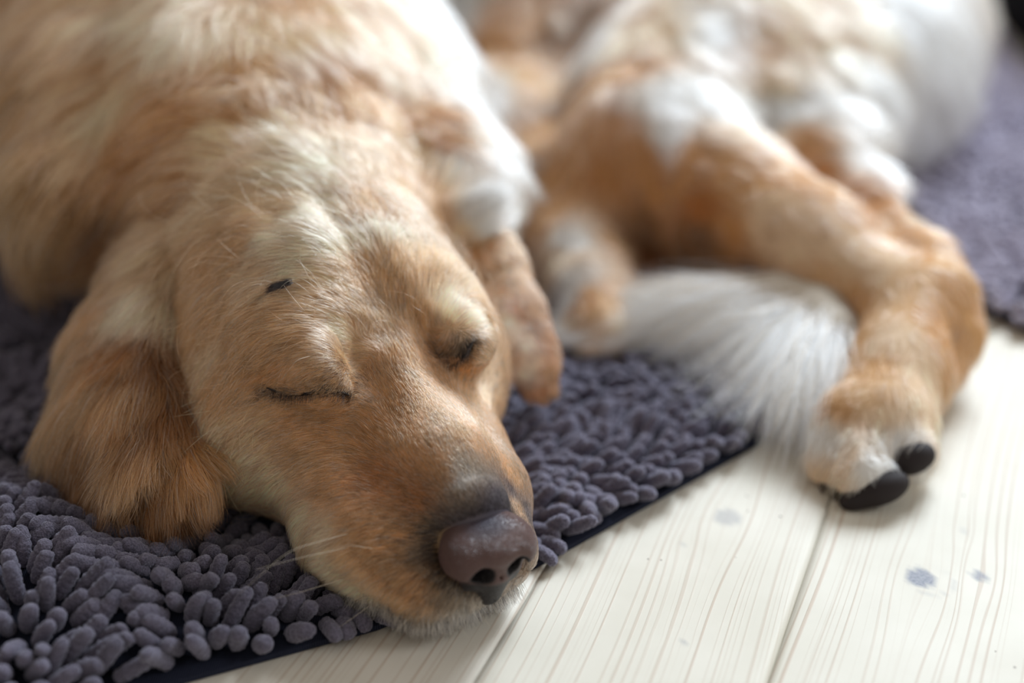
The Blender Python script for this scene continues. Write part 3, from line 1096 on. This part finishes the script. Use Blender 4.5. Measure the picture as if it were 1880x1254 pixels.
# ---- closed eyelids: dark rims in the crease, lashes below
DARK = simple('dark_skin', srgb(30, 22, 22), .45)
lash_m = simple('lash_hair', srgb(30, 24, 24), .5)
rl = np.random.default_rng(9)
for line in (NEAR_SLIT, FAR_SLIT):
    q, rad = lid_line(line)
    V_, F_ = tube(q, rad)
    lid = own(mesh_obj('eyelid', V_, F_, DARK)); lid['label'] = 'dark closed eyelid rim with short lashes'
    ls = []
    for i in range(150):
        t = rl.uniform(.04, .96) * 17; a = int(t); b0 = q[a] + (q[min(a + 1, 17)] - q[a]) * (t - a)
        out = -FW * .75 + UPV * -.75 + RT * rl.normal(-.25, .35)
        out /= np.linalg.norm(out); Ln = rl.uniform(.003, .006)
        s_ = np.linspace(0, 1, 5)[:, None]
        ls.append(b0 + out * Ln * s_ + (-UPV) * Ln * .5 * s_ ** 2)
    hair_obj('eyelash', np.array(ls), np.tile(srgb(34, 28, 28), (len(ls), 1)), .00008, FURM, lid)

# ---- nose
def build_nose():
    f = Field(np.arange(-.045, .045, .0006) + HN[0] - .005, np.arange(-.035, .05, .0006) + HN[1], np.arange(-.04, .03, .0006) + HN[2])
    C = lambda a, b, ra, rb, k=.3, **kw: f.cone(H(*a), H(*b), ra * .01, rb * .01, k * .01, **kw)
    E = lambda c, r, k=.3, rot=None, **kw: f.ell(H(*c), np.array(r) * .01, HR, k * .01, **kw)
    E((-1.4, 0, -.25), (1.8, 1.98, 1.05), .3)
    for s in (-1, 1):
        E((-1.05, s * 1.27, -.6), (1.3, 1.05, 1.05), .3)
    C((-.75, 0, -1.3), (-.95, 0, -2.95), 1.1, .75, .4)
    for s in (-1, 1):
        C((-.8, s * .9, -1.8), (-1.3, s * 1.5, -2.2), .6, .45, .3)
    for s in (-1, 1):
        E((.05, s * .90, -.92), (1.0, .56, .55), .12, op='sub')
        C((.15, s * 1.05, -1.2), (-.6, s * 2.15, -1.42), .20, .26, .15, op='sub')
    C((.6, 0, -.75), (-.05, 0, -1.6), .05, .07, .1, op='sub'); C((-.05, 0, -1.6), (-.4, 0, -3.1), .08, .09, .15, op='sub')
    return f.mesh(2)
def nose_material():
    m, nt, out = new_mat('nose_leather')
    L = nt.links.new
    b = N(nt, 'ShaderNodeBsdfPrincipled'); b.inputs['Roughness'].default_value = .40
    geo = N(nt, 'ShaderNodeNewGeometry')
    v = N(nt, 'ShaderNodeTexVoronoi', i_Scale=1100.0, feature='DISTANCE_TO_EDGE'); L(geo.outputs['Position'], v.inputs['Vector'])
    at = N(nt, 'ShaderNodeAttribute', attribute_name='col')
    L(at.outputs['Color'], b.inputs['Base Color'])
    r = N(nt, 'ShaderNodeValToRGB'); r.color_ramp.elements[1].position = .25; L(v.outputs['Distance'], r.inputs[0])
    bu = N(nt, 'ShaderNodeBump', i_Strength=.8, i_Distance=.0007); L(r.outputs[0], bu.inputs['Height']); L(bu.outputs[0], b.inputs['Normal'])
    L(b.outputs[0], out.inputs[0])
    return m
NV, NF = build_nose()
hl = to_head(NV)
nos = np.min([np.sqrt(((hl[:, 0] - .05) / 1.0) ** 2 + ((hl[:, 1] - s_ * .90) / .62) ** 2 + ((hl[:, 2] + .95) / .60) ** 2) for s_ in (-1, 1)], axis=0)
low = np.clip((-1.42 - hl[:, 2]) / .25, 0, 1) * np.clip((1.75 - np.abs(hl[:, 1])) / .3, 0, 1)
kz = (1 - np.maximum(low, np.clip((1.12 - nos) / .15, 0, 1)))[:, None]  # shade of the nostril hollows and lower recess painted into the colour
kt = np.clip((.75 - hl[:, 2]) / .3 + .3, 0, 1)[:, None]
nc = (srgb(98, 70, 65) * kt + srgb(62, 60, 74) * (1 - kt)) * kz + srgb(34, 28, 31) * (1 - kz)
nose = own(mesh_obj('nose', NV, NF, nose_material(), attrs={'col': nc}))
nose['label'] = 'pinkish brown leathery nose with nostril shade painted into its colour'

# ---- whiskers
def whisker(path, r0=.00012):
    q = resample(np.array(path), 14)
    V_, F_ = tube(q, np.linspace(r0, r0 * .25, 14), 5)
    return own(mesh_obj('whisker', V_, F_, WH))
WH = simple('whisker_hair', srgb(225, 214, 195), .4)
def wpath(px0, mid, end, dD=(0, 0)):
    a = surf_head(bvh, *px0); D0 = (a - CAM) @ FW
    return [a, P(*mid, D0 + dD[0]), P(*end, D0 + dD[1])]
for w in [((645, 978), (530, 1010), (440, 1090), (-.015, -.02)), ((650, 1003), (560, 1022), (470, 1045), (-.01, -.015)),
          ((700, 1010), (640, 1000), (600, 1012), (-.01, -.01)), ((760, 1125), (735, 1150), (712, 1180), (-.008, -.01)),
          ((835, 1120), (842, 1150), (862, 1172), (-.008, -.006)), ((870, 1112), (892, 1140), (900, 1150), (-.005, -.003)),
          ((640, 1060), (560, 1085), (500, 1100), (-.01, -.014)), ((690, 1110), (640, 1140), (600, 1168), (-.006, -.008)),
          ((800, 1130), (795, 1155), (792, 1165), (-.006, -.008))]:
    whisker(wpath(*w))
whisker(wpath((577, 652), (545, 660), (522, 690), (-.012, -.008)), .00010)
whisker(wpath((880, 540), (930, 500), (998, 460), (-.002, .004)), .00010)

# ---- ears: flaps of their own
def ear_field(pts, nrm, q, lo, hi, st=.0022, k=.012):
    f = Field(np.arange(lo[0], hi[0], st), np.arange(lo[1], hi[1], st), np.arange(lo[2], hi[2], st))
    f.chain(pts, k, squash=(nrm, q))
    return f
near_pts = [(P(390, 440, .815), .020), (P(300, 520, .790), .026), (P(235, 630, .765), .031), (P(215, 730, .742), .034), (P(245, 810, .722), .031), (P(320, 870, .705), .022)]
near_n = np.array([-.55, -.25, .65])
far_pts = [(P(870, 400, .86), .013), (P(905, 480, .84), .0145), (P(940, 570, .822), .0155), (P(970, 650, .810), .0145), (P(988, 705, .805), .010)]
far_n = np.array([.145, -.417, .707])
EARG = {'near': '''
300 470 -.6 .7 34 26 L
250 500 -.9 .4 34 24 T
180 470 -.7 .7 34 24 L
270 560 -.3 1 30 20 C
220 570 -.6 1 30 20 G
150 560 -.5 1 34 20 T
240 640 -.5 .8 28 18 R
280 650 0 1 26 16 U
110 650 -.3 1 36 16 Q
180 700 -.3 1 34 18 T
230 720 -.2 1 34 16 G
290 740 .1 1 30 14 U
110 760 -.2 1 36 16 Q
180 800 -.1 1 36 16 U
250 820 .1 1 34 14 T
320 830 .4 1 30 14 G
120 850 0 1 34 18 U
200 880 .1 1 34 18 U
280 900 .2 1 32 16 U
340 910 .3 .8 28 18 U
''', 'far': '''
885 450 .4 .9 12 16 T
905 490 .3 1 12 12 T
905 520 .2 1 10 12 G
960 560 .4 1 10 14 R
930 590 .3 1 8 10 P
960 620 .3 1 8 10 P
990 610 .4 1 10 12 R
925 650 .3 1 8 10 G
970 680 .3 1 8 10 P
1000 680 .3 1 8 12 G
950 720 .3 1 9 12 R
990 725 .2 1 10 14 R
1010 720 .2 1 9 14 R
'''}
def coat_part(name, V, F, gtxt, nh, rad, seed, label, fieldx=None, clump=40, grav=0.0):
    Nn = vnormals(V, F); b = BVHTree.FromPolygons(V.tolist(), F.tolist())
    P0, D0, L0, A0, C0 = [], [], [], [], []
    for ln in gtxt.strip().splitlines():
        t = ln.split(); px, py, dx, dy, L, lift = map(float, t[:6])
        h = surf_head(b, px, py)
        if h is None: print('misses', name, ln); continue
        d = dx * RT - dy * UPV
        P0.append(h); D0.append(d / np.linalg.norm(d)); L0.append(L * .001); A0.append(math.radians(lift)); C0.append(COLS[t[6]])
    g = [np.array(a) for a in (P0, D0, L0, A0, C0)]
    o = own(mesh_obj(name, V, F, SKINM, attrs={'col': interp_guides(g, V)[3] * .8}))
    o['label'] = label
    if FUR:
        p, n = sample_surface(V, F, Nn, int(nh * DENS), view_w, seed)
        D, L, A, C = interp_guides(g, p)
        pts = grow(p, n, D, L, A, seed, K=7, clump_n=len(p) // clump, clump=.7, field=fieldx, spread=.22, gravity=grav)
        hair_obj(name + '_fur', pts, colour_var(C, p, seed + 3), rad, FURM, o)
    return o
ef = ear_field(near_pts, near_n, 2.9, (-.32, .50, -.004), (-.06, .82, .18))
ef.floor_cut(lambda x, y: np.full(np.broadcast(x, y).shape, .010, dtype=np.float32))
V_, F_ = ef.mesh(2)
coat_part('ear', V_, F_, EARG['near'], 70000, .00010, 51, 'long haired rusty ear spread on the rug', ef, 45, .15)
ef2 = ear_field(far_pts, far_n, 3.2, (-.07, .62, -.004), (.06, .84, .17), .0016)
ef2.floor_cut(lambda x, y: np.full(np.broadcast(x, y).shape, .010, dtype=np.float32))
V_, F_ = ef2.mesh(2)
coat_part('ear', V_, F_, EARG['far'], 26000, .00008, 61, 'pale pinkish ear hanging with a rusty rim', ef2, 40)

# ---- tail with long white feathering
tail_c = [PZ(1530, 620, .030), PZ(1500, 585, .032), PZ(1430, 560, .032), PZ(1350, 558, .030), PZ(1290, 568, .026), PZ(1240, 580, .02)]
tf = Field(np.arange(.05, .32, .003), np.arange(.70, 1.02, .003), np.arange(-.005, .08, .003))
tf.chain([(c, r) for c, r in zip(tail_c, (.020, .020, .019, .017, .013, .008))], .01)
V_, F_ = tf.mesh(2)
tail = own(mesh_obj('tail', V_, F_, simple('tail_skin', srgb(205, 195, 180), .9)))
tail['label'] = 'white feathered tail curled on the rug'
if FUR:
    r = np.random.default_rng(15); Q = resample(tail_c, 60)
    m = int(15000 * DENS); K = 9
    u = r.uniform(0, 1, m) ** .9; i = u * 58; a = i.astype(int); base = Q[a] + (Q[a + 1] - Q[a]) * (i - a)[:, None]
    base = base + r.normal(0, 1, (m, 3)) * np.array([.008, .008, .006]); base[:, 2] = np.maximum(base[:, 2], .012)
    right = np.array([-.30, -1.0, 0]); left = np.array([-1.0, -.13, 0])
    w = np.clip((u - .16) / .16, 0, 1)[:, None]
    d = right * (1 - w) + left * w
    lock = r.integers(0, 60, m); lo_ = r.normal(0, .16, 60)[lock] + r.normal(0, .05, m)
    lo_ = lo_ + .15 * np.sin(u * 40)
    cs, sn = np.cos(lo_), np.sin(lo_)
    d = np.stack([d[:, 0] * cs - d[:, 1] * sn, d[:, 0] * sn + d[:, 1] * cs, np.zeros(m)], 1)
    d /= np.linalg.norm(d, axis=1)[:, None]
    Ln = (.120 - .035 * w[:, 0]) * r.uniform(.35, 1.05, m)
    pts = np.zeros((m, K, 3)); cur = base.copy(); pts[:, 0] = cur
    side = np.stack([-d[:, 1], d[:, 0], 0 * u], 1); cv = r.normal(0, .25, m)
    for k in range(1, K):
        t = k / (K - 1)
        dd = d + side * (cv * (t - .4))[:, None]; dd = dd.copy(); dd[:, 2] = .35 - .9 * t
        cur = cur + dd * (Ln / (K - 1))[:, None]
        lowz = np.where(edge_dist(cur[:, :2], RUG_POLY)[0] > 0, .018, .002) + .010 * r.uniform(size=m) * (1 - t * .5)
        cur[:, 2] = np.maximum(cur[:, 2], lowz)
        pts[:, k] = cur
    tc = np.where((r.uniform(size=m) < .8)[:, None], srgb(246, 245, 244), srgb(226, 202, 168))
    hair_obj('tail_fur', pts, colour_var(tc, base, 8, .08), .00018, FURM, tail)

# ---- pads and claws of the hind paw
def blob(name, parts, mat, st=.0009, label=None, noise=0):
    pp = np.array([c for c, *_ in parts]); m = .03
    lo, hi = pp.min(0) - m, pp.max(0) + m
    f = Field(*[np.arange(lo[k], hi[k], st) for k in range(3)])
    for c, r_, R_ in parts: f.ell(c, r_, R_, k=.003)
    V, F = f.mesh(2)
    o = own(mesh_obj(name, V, F, mat))
    if label: o['label'] = label
    return o
def frame(d, n):
    d = np.array(d, float); d /= np.linalg.norm(d); n = np.array(n, float); n -= (n @ d) * d; n /= np.linalg.norm(n)
    return np.stack([d, np.cross(n, d), n])
PADM = simple('pad_leather', srgb(44, 37, 37), .75, .3)
R1 = frame(.93 * RT + .35 * UPV, -FW - .3 * UPV)
blob('paw_pad', [(P(1618, 897, .750), (.0155, .0085, .0095), R1), (P(1572, 915, .752), (.0095, .006, .0075), R1)], PADM, label='dark toe pad of the hind paw')
blob('paw_pad', [(P(1676, 842, .761), (.0125, .0085, .0085), R1), (P(1640, 832, .766), (.009, .005, .006), R1)], PADM, label='dark toe pad behind the first')
CLAW = simple('claw_horn', srgb(70, 58, 50), .35)
for q in [(1535, 905, .762), (1512, 890, .768)]:
    a = P(*q); b_ = P(q[0] - 3, q[1] + 16, q[2] - .006); b_[2] = max(b_[2], .002)
    V_, F_ = tube(resample([a, (a + b_) / 2 + UPV * .001, b_], 8), np.linspace(.0026, .0006, 8), 8)
    own(mesh_obj('claw', V_, F_, CLAW))

# ---------------------------------------------------------------- rugs of chenille noodles
def noodle_mesh(base, dirv, L, R, seg, rings, seed, bump=0.0, bend=.25):
    r = np.random.default_rng(seed); n = len(base)
    up = np.array([0, 0, 1.0]); d = dirv / np.linalg.norm(dirv, axis=1)[:, None]
    s = np.cross(d, up + r.normal(0, .05, (n, 3))); s /= np.linalg.norm(s, axis=1)[:, None]
    w = np.cross(s, d)
    t = np.linspace(0, 1, rings)
    # rounded ends
    e = .16
    prof = np.where(t < e, np.sqrt(np.maximum(1 - ((e - t) / e) ** 2, 0)) * .3 + .7, np.where(t > 1 - e, np.sqrt(np.maximum(1 - ((t - 1 + e) / e) ** 2, 0)), 1)) * (.86 + .14 * np.sin(np.clip(t * 1.15, 0, 1) * 3.14))
    prof[-1] = .03
    th = np.arange(seg) / seg * 2 * np.pi
    cen = base[:, None] + d[:, None] * (L[:, None, None] * t[None, :, None])
    bd = r.normal(0, bend * .6, n)
    cen = cen + s[:, None] * (bd * L)[:, None, None] * (t ** 2)[None, :, None] - up * (L * r.uniform(.02, .16, n))[:, None, None] * (t ** 2.2)[None, :, None]
    rad = R[:, None, None] * prof[None, :, None]
    jit = 1 + bump * r.normal(size=(n, rings, seg))
    wob = 1 + .06 * np.sin(t[None, :, None] * 34 + r.uniform(0, 6, (n, 1, 1)))
    off = (np.cos(th)[None, None, :, None] * s[:, None, None] + np.sin(th)[None, None, :, None] * w[:, None, None])
    V = cen[:, :, None] + off * (rad * jit * wob)[..., None]
    V = V.reshape(-1, 3)
    V[:, 2] = np.maximum(V[:, 2], .0035)
    q = np.arange(rings * seg).reshape(rings, seg)
    f = np.stack([q[:-1], np.roll(q, -1, 1)[:-1], np.roll(q, -1, 1)[1:], q[1:]], -1).reshape(-1, 4)
    F = (f[None] + (np.arange(n) * rings * seg)[:, None, None]).reshape(-1, 4)
    return V, F
def noodle_material(c1=(88, 85, 100), c2=(130, 124, 142)):
    m, nt, out = new_mat('chenille')
    L = nt.links.new
    b = N(nt, 'ShaderNodeBsdfPrincipled'); b.inputs['Roughness'].default_value = .9; b.inputs['Specular IOR Level'].default_value = .15
    b.inputs['Sheen Weight'].default_value = .6; b.inputs['Sheen Roughness'].default_value = .4
    b.inputs['Sheen Tint'].default_value = (.8, .8, .95, 1)
    geo = N(nt, 'ShaderNodeNewGeometry')
    n1 = N(nt, 'ShaderNodeTexNoise', i_Scale=1100.0, i_Detail=2.0); L(geo.outputs['Position'], n1.inputs['Vector'])
    n2 = N(nt, 'ShaderNodeTexNoise', i_Scale=30.0, i_Detail=1.0); L(geo.outputs['Position'], n2.inputs['Vector'])
    c = N(nt, 'ShaderNodeMixRGB'); c.inputs[1].default_value = (*srgb(*c1), 1); c.inputs[2].default_value = (*srgb(*c2), 1)
    L(n2.outputs['Fac'], c.inputs[0])
    r = N(nt, 'ShaderNodeValToRGB'); r.color_ramp.elements[0].position = .35; r.color_ramp.elements[1].position = .6
    r.color_ramp.elements[0].color = (.55, .55, .55, 1); L(n1.outputs['Fac'], r.inputs[0])
    mu = N(nt, 'ShaderNodeMixRGB', blend_type='MULTIPLY'); mu.inputs[0].default_value = 1; L(c.outputs[0], mu.inputs[1]); L(r.outputs[0], mu.inputs[2])
    L(mu.outputs[0], b.inputs['Base Color'])
    bu = N(nt, 'ShaderNodeBump', i_Strength=1.0, i_Distance=.0011); L(n1.outputs['Fac'], bu.inputs['Height']); L(bu.outputs[0], b.inputs['Normal'])
    L(b.outputs[0], out.inputs[0]); return m
NOOD = noodle_material()
NOOD2 = noodle_material((165, 158, 176), (208, 200, 218))
def backing_material():
    m, nt, out = new_mat('rug_backing')
    L = nt.links.new
    b = N(nt, 'ShaderNodeBsdfPrincipled'); b.inputs['Roughness'].default_value = .9; b.inputs['Specular IOR Level'].default_value = .2
    geo = N(nt, 'ShaderNodeNewGeometry')
    w = N(nt, 'ShaderNodeTexWave', i_Scale=300.0, i_Distortion=1.0); L(geo.outputs['Position'], w.inputs['Vector'])
    c = N(nt, 'ShaderNodeMixRGB'); c.inputs[1].default_value = (*srgb(20, 24, 38), 1); c.inputs[2].default_value = (*srgb(44, 48, 66), 1)
    L(w.outputs['Fac'], c.inputs[0]); L(c.outputs[0], b.inputs['Base Color'])
    bu = N(nt, 'ShaderNodeBump', i_Strength=.5, i_Distance=.0004); L(w.outputs['Fac'], bu.inputs['Height']); L(bu.outputs[0], b.inputs['Normal'])
    L(b.outputs[0], out.inputs[0]); return m
BACK = backing_material()
def in_view(p3, m=120):
    d = p3 - CAM; D = d @ FW
    x = 940 + FPX * (d @ RT) / D; y = 627 - FPX * (d @ UPV) / D
    return (D > .1) & (x > -m) & (x < 1880 + m) & (y > -m) & (y < 1254 + m)

def build_rug(name, poly, label, seed, hump, spacing=.0092, parts=100, mat=None):
    r = np.random.default_rng(seed)
    root = empty(name, (float(poly[:, 0].mean()), float(poly[:, 1].mean()), 0)); tag(root, label, 'rug', 'grey chenille rugs' if False else None)
    def put(o): o.parent = root; o.location = -root.location; return o
    # backing slab and raised cloth
    n = len(poly); Vb = [[*q, .0005] for q in poly] + [[*q, .0035] for q in poly]
    Fb = [list(range(n))[::-1], list(range(n, 2 * n))] + [[i, (i + 1) % n, n + (i + 1) % n, n + i] for i in range(n)]
    if poly_area(poly) < 0: Fb = [f[::-1] for f in Fb]
    gx = np.arange(poly[:, 0].min(), poly[:, 0].max(), .006); gy = np.arange(poly[:, 1].min(), poly[:, 1].max(), .006)
    X, Y = np.meshgrid(gx, gy, indexing='ij'); q = np.stack([X.ravel(), Y.ravel()], 1)
    e, _ = edge_dist(q, poly)
    z = (rug_height(q) if hump else np.full(len(q), .004)); z = np.minimum(z, .0034 + .6 * np.maximum(e - .009, 0))
    idx = np.arange(len(q)).reshape(X.shape)
    f = np.stack([idx[:-1, :-1], idx[1:, :-1], idx[1:, 1:], idx[:-1, 1:]], -1).reshape(-1, 4)
    f = f[(e[f] > .009).all(1)]
    used, inv = np.unique(f, return_inverse=True); f = inv.reshape(-1, 4)
    Vg = np.c_[q[used], z[used]]
    Vall = np.concatenate([np.array(Vb), Vg]); Fall = Fb + [list(map(int, a + 2 * n)) for a in f]
    put(mesh_obj('backing', Vall, Fall, BACK, smooth=False))['label'] = 'dark navy woven backing'
    # noodles
    xs = np.arange(poly[:, 0].min(), poly[:, 0].max(), spacing); ys = np.arange(poly[:, 1].min(), poly[:, 1].max(), spacing * .9)
    X, Y = np.meshgrid(xs, ys); X = X + (np.arange(len(ys)) % 2)[:, None] * spacing * .5
    # rows follow the near edge
    q = np.stack([X.ravel(), Y.ravel()], 1) + r.normal(0, .0010, (X.size, 2))
    e, ed = edge_dist(q, poly)
    k = e > .0065
    q, e, ed = q[k], e[k], ed[k]
    bz = rug_height(q) if hump else np.full(len(q), .004)
    p3 = np.c_[q, bz]
    k = in_view(p3 + [0, 0, .01], 700)
    if hump:
        rd, rs = seg_dist(q, RIDGE)
        k &= rd > .0075
        k &= field.sample(np.c_[q, bz + .012]) > -.004
        k &= ef.sample(np.c_[q, bz + .012]) > -.004
    else: rd = np.full(len(q), 9.); rs = np.ones(len(q))
    q, e, ed, bz, rd, rs, p3 = q[k], e[k], ed[k], bz[k], rd[k], rs[k], p3[k]
    a = 1.8 * noise3(np.c_[q, 0 * e], 22, seed) + 1.2 * noise3(np.c_[q, 0 * e], 60, seed + 1)
    base_d = np.array([.45, -.9])
    flow = np.stack([base_d[0] * np.cos(a) - base_d[1] * np.sin(a), base_d[0] * np.sin(a) + base_d[1] * np.cos(a)], 1)
    we = np.exp(-((e - .0065) / .016) ** 2)[:, None]
    lean = flow * (1 - we) * .95 + ed * we * 1.1
    if hump:
        g = np.array([.93, .37]); wr = np.exp(-(rd / .034) ** 2)[:, None]
        lean = lean * (1 - wr) + (-rs[:, None] * g) * wr * 1.0
    lean += r.normal(0, .13, lean.shape)
    d = np.c_[lean, r.uniform(.55, 1.25, len(q))]
    dog_near = field.sample(np.c_[q, bz + .016]) if hump else np.full(len(q), 9.)
    d[:, 2] = np.where(dog_near < .012, .30, d[:, 2])
    L = r.uniform(.016, .023, len(q)); R = r.uniform(.0036, .0044, len(q))
    L = np.where(dog_near < .008, L * .75, L)
    D = (p3 - CAM) @ FW
    order = np.argsort(D)
    near = order[:parts]
    pxy = in_view(p3, -10)
    near = np.array([i for i in order if pxy[i]][:parts], dtype=int) if parts else np.array([], int)
    isn = np.zeros(len(q), bool); isn[near] = True
    for i in near:
        V, F = noodle_mesh(p3[i:i + 1], d[i:i + 1], L[i:i + 1], R[i:i + 1], 16, 20, int(i) + 1000, .045)
        put(mesh_obj('tuft', V, F, NOOD))
    seen = in_view(p3, 150)
    hi = ~isn & (D < .80) & seen; lo = ~isn & ~hi
    Vs, Fs, off = [], [], 0
    for mask, sg, rg, bp in ((hi, 14, 18, .045), (lo, 8, 9, .02)):
        if mask.sum() == 0: continue
        V, F = noodle_mesh(p3[mask], d[mask], L[mask], R[mask], sg, rg, seed + 3, bp)
        Vs.append(V); Fs.append(F + off); off += len(V)
    o = put(mesh_obj('pile', np.concatenate(Vs), np.concatenate(Fs), mat or NOOD))
    o['kind'] = 'stuff'; o['label'] = 'grey chenille noodle pile'
    print(name, 'noodles', len(q))
    return root
def poly_area(p): return .5 * np.sum(p[:, 0] * np.roll(p[:, 1], -1) - np.roll(p[:, 0], -1) * p[:, 1])
build_rug('rug', RUG_POLY, 'grey chenille rug with navy edge lying under the dog\'s head', 3, True)
build_rug('rug', RUG2_POLY, 'lavender grey chenille rug at the right behind the hind legs', 5, False, parts=0, mat=NOOD2)

# ---------------------------------------------------------------- unidentified black box shape far right and the room
def box(lo, hi, bev=0.0):
    import bmesh
    bm = bmesh.new(); bmesh.ops.create_cube(bm, size=1)
    for v in bm.verts: v.co = Vector([(lo[k] + hi[k]) / 2 + v.co[k] * (hi[k] - lo[k]) for k in range(3)])
    if bev: bmesh.ops.bevel(bm, geom=bm.edges[:], offset=bev, segments=3, affect='EDGES')
    V = np.array([v.co[:] for v in bm.verts]); F = [[v.index for v in f.verts] for f in bm.faces]
    bm.free(); return V, F
BLK = simple('matte_black', srgb(14, 14, 20), .95, .05)
black_root = empty('black_shape', (.95, 1.80, 0)); tag(black_root, 'unidentified low black box shape glimpsed at the top right corner behind the rug', 'box')  # plain black box form, what it is remains unknown
def prism(pts, z0, z1):
    n = len(pts); V = [[*p, z0] for p in pts] + [[*p, z1] for p in pts]
    return np.array(V), [list(range(n))[::-1], list(range(n, 2 * n))] + [[i, (i + 1) % n, n + (i + 1) % n, n + i] for i in range(n)]
bp = np.array([[.545, 1.405], [1.30, 1.40], [1.36, 2.3], [.62, 2.3]])
for nm, z0, z1, gr in (('case', .001, .125, 1.0), ('lid', .125, .15, 1.008)):
    c_ = bp.mean(0); o = mesh_obj(nm, *prism(c_ + (bp - c_) * gr, z0, z1), BLK, smooth=False); o.parent = black_root; o.location = -black_root.location

WALL = simple('painted_wall', srgb(214, 206, 194), .9)
# back wall with the opening of the window, left and right walls
def joined(bs):
    Vs, Fs, off = [], [], 0
    for V_, F_ in bs: Vs.append(V_); Fs += [[i + off for i in f] for f in F_]; off += len(V_)
    return np.concatenate(Vs), Fs
WX0, WX1, WZ0, WZ1 = .65, 2.05, 1.35, 2.6
tag(mesh_obj('wall_back', *joined([box((-3.0, 3.0, 0), (WX0, 3.1, 2.9)), box((WX1, 3.0, 0), (3.1, 3.1, 2.9)), box((WX0, 3.0, 0), (WX1, 3.1, WZ0)), box((WX0, 3.0, WZ1), (WX1, 3.1, 2.9))]), WALL, smooth=False), kind='structure')
tag(mesh_obj('wall_right', *box((3.0, -1.5, 0), (3.1, 3.0, 2.9)), WALL, smooth=False), kind='structure')
tag(mesh_obj('baseboard_back', *box((-3.0, 2.985, 0), (3.0, 3.0, .09), .003), simple('white_trim', srgb(235, 233, 228), .5), smooth=False), kind='structure')
tag(mesh_obj('window_1', *joined([box((WX0, 3.02, WZ0), (WX0 + .06, 3.08, WZ1)), box((WX1 - .06, 3.02, WZ0), (WX1, 3.08, WZ1)), box((WX0 + .06, 3.02, WZ0), (WX1 - .06, 3.08, WZ0 + .06)),
    box((WX0 + .06, 3.02, WZ1 - .06), (WX1 - .06, 3.08, WZ1)), box((1.32, 3.02, WZ0 + .06), (1.38, 3.08, WZ1 - .06))]), simple('window_paint', srgb(240, 240, 238), .4), smooth=False), kind='structure')
WY0, WY1, SZ0, SZ1 = -.35, .95, 1.0, 2.3  # frame added around the side fill lamp, the wall has no opening here
tag(mesh_obj('side_fill_frame', *joined([box((2.96, WY0, SZ0), (3.0, WY0 + .05, SZ1)), box((2.96, WY1 - .05, SZ0), (3.0, WY1, SZ1)), box((2.96, WY0 + .05, SZ0), (3.0, WY1 - .05, SZ0 + .05)),
    box((2.96, WY0 + .05, SZ1 - .05), (3.0, WY1 - .05, SZ1))]), simple('window_paint', srgb(240, 240, 238), .4), smooth=False), kind='structure')
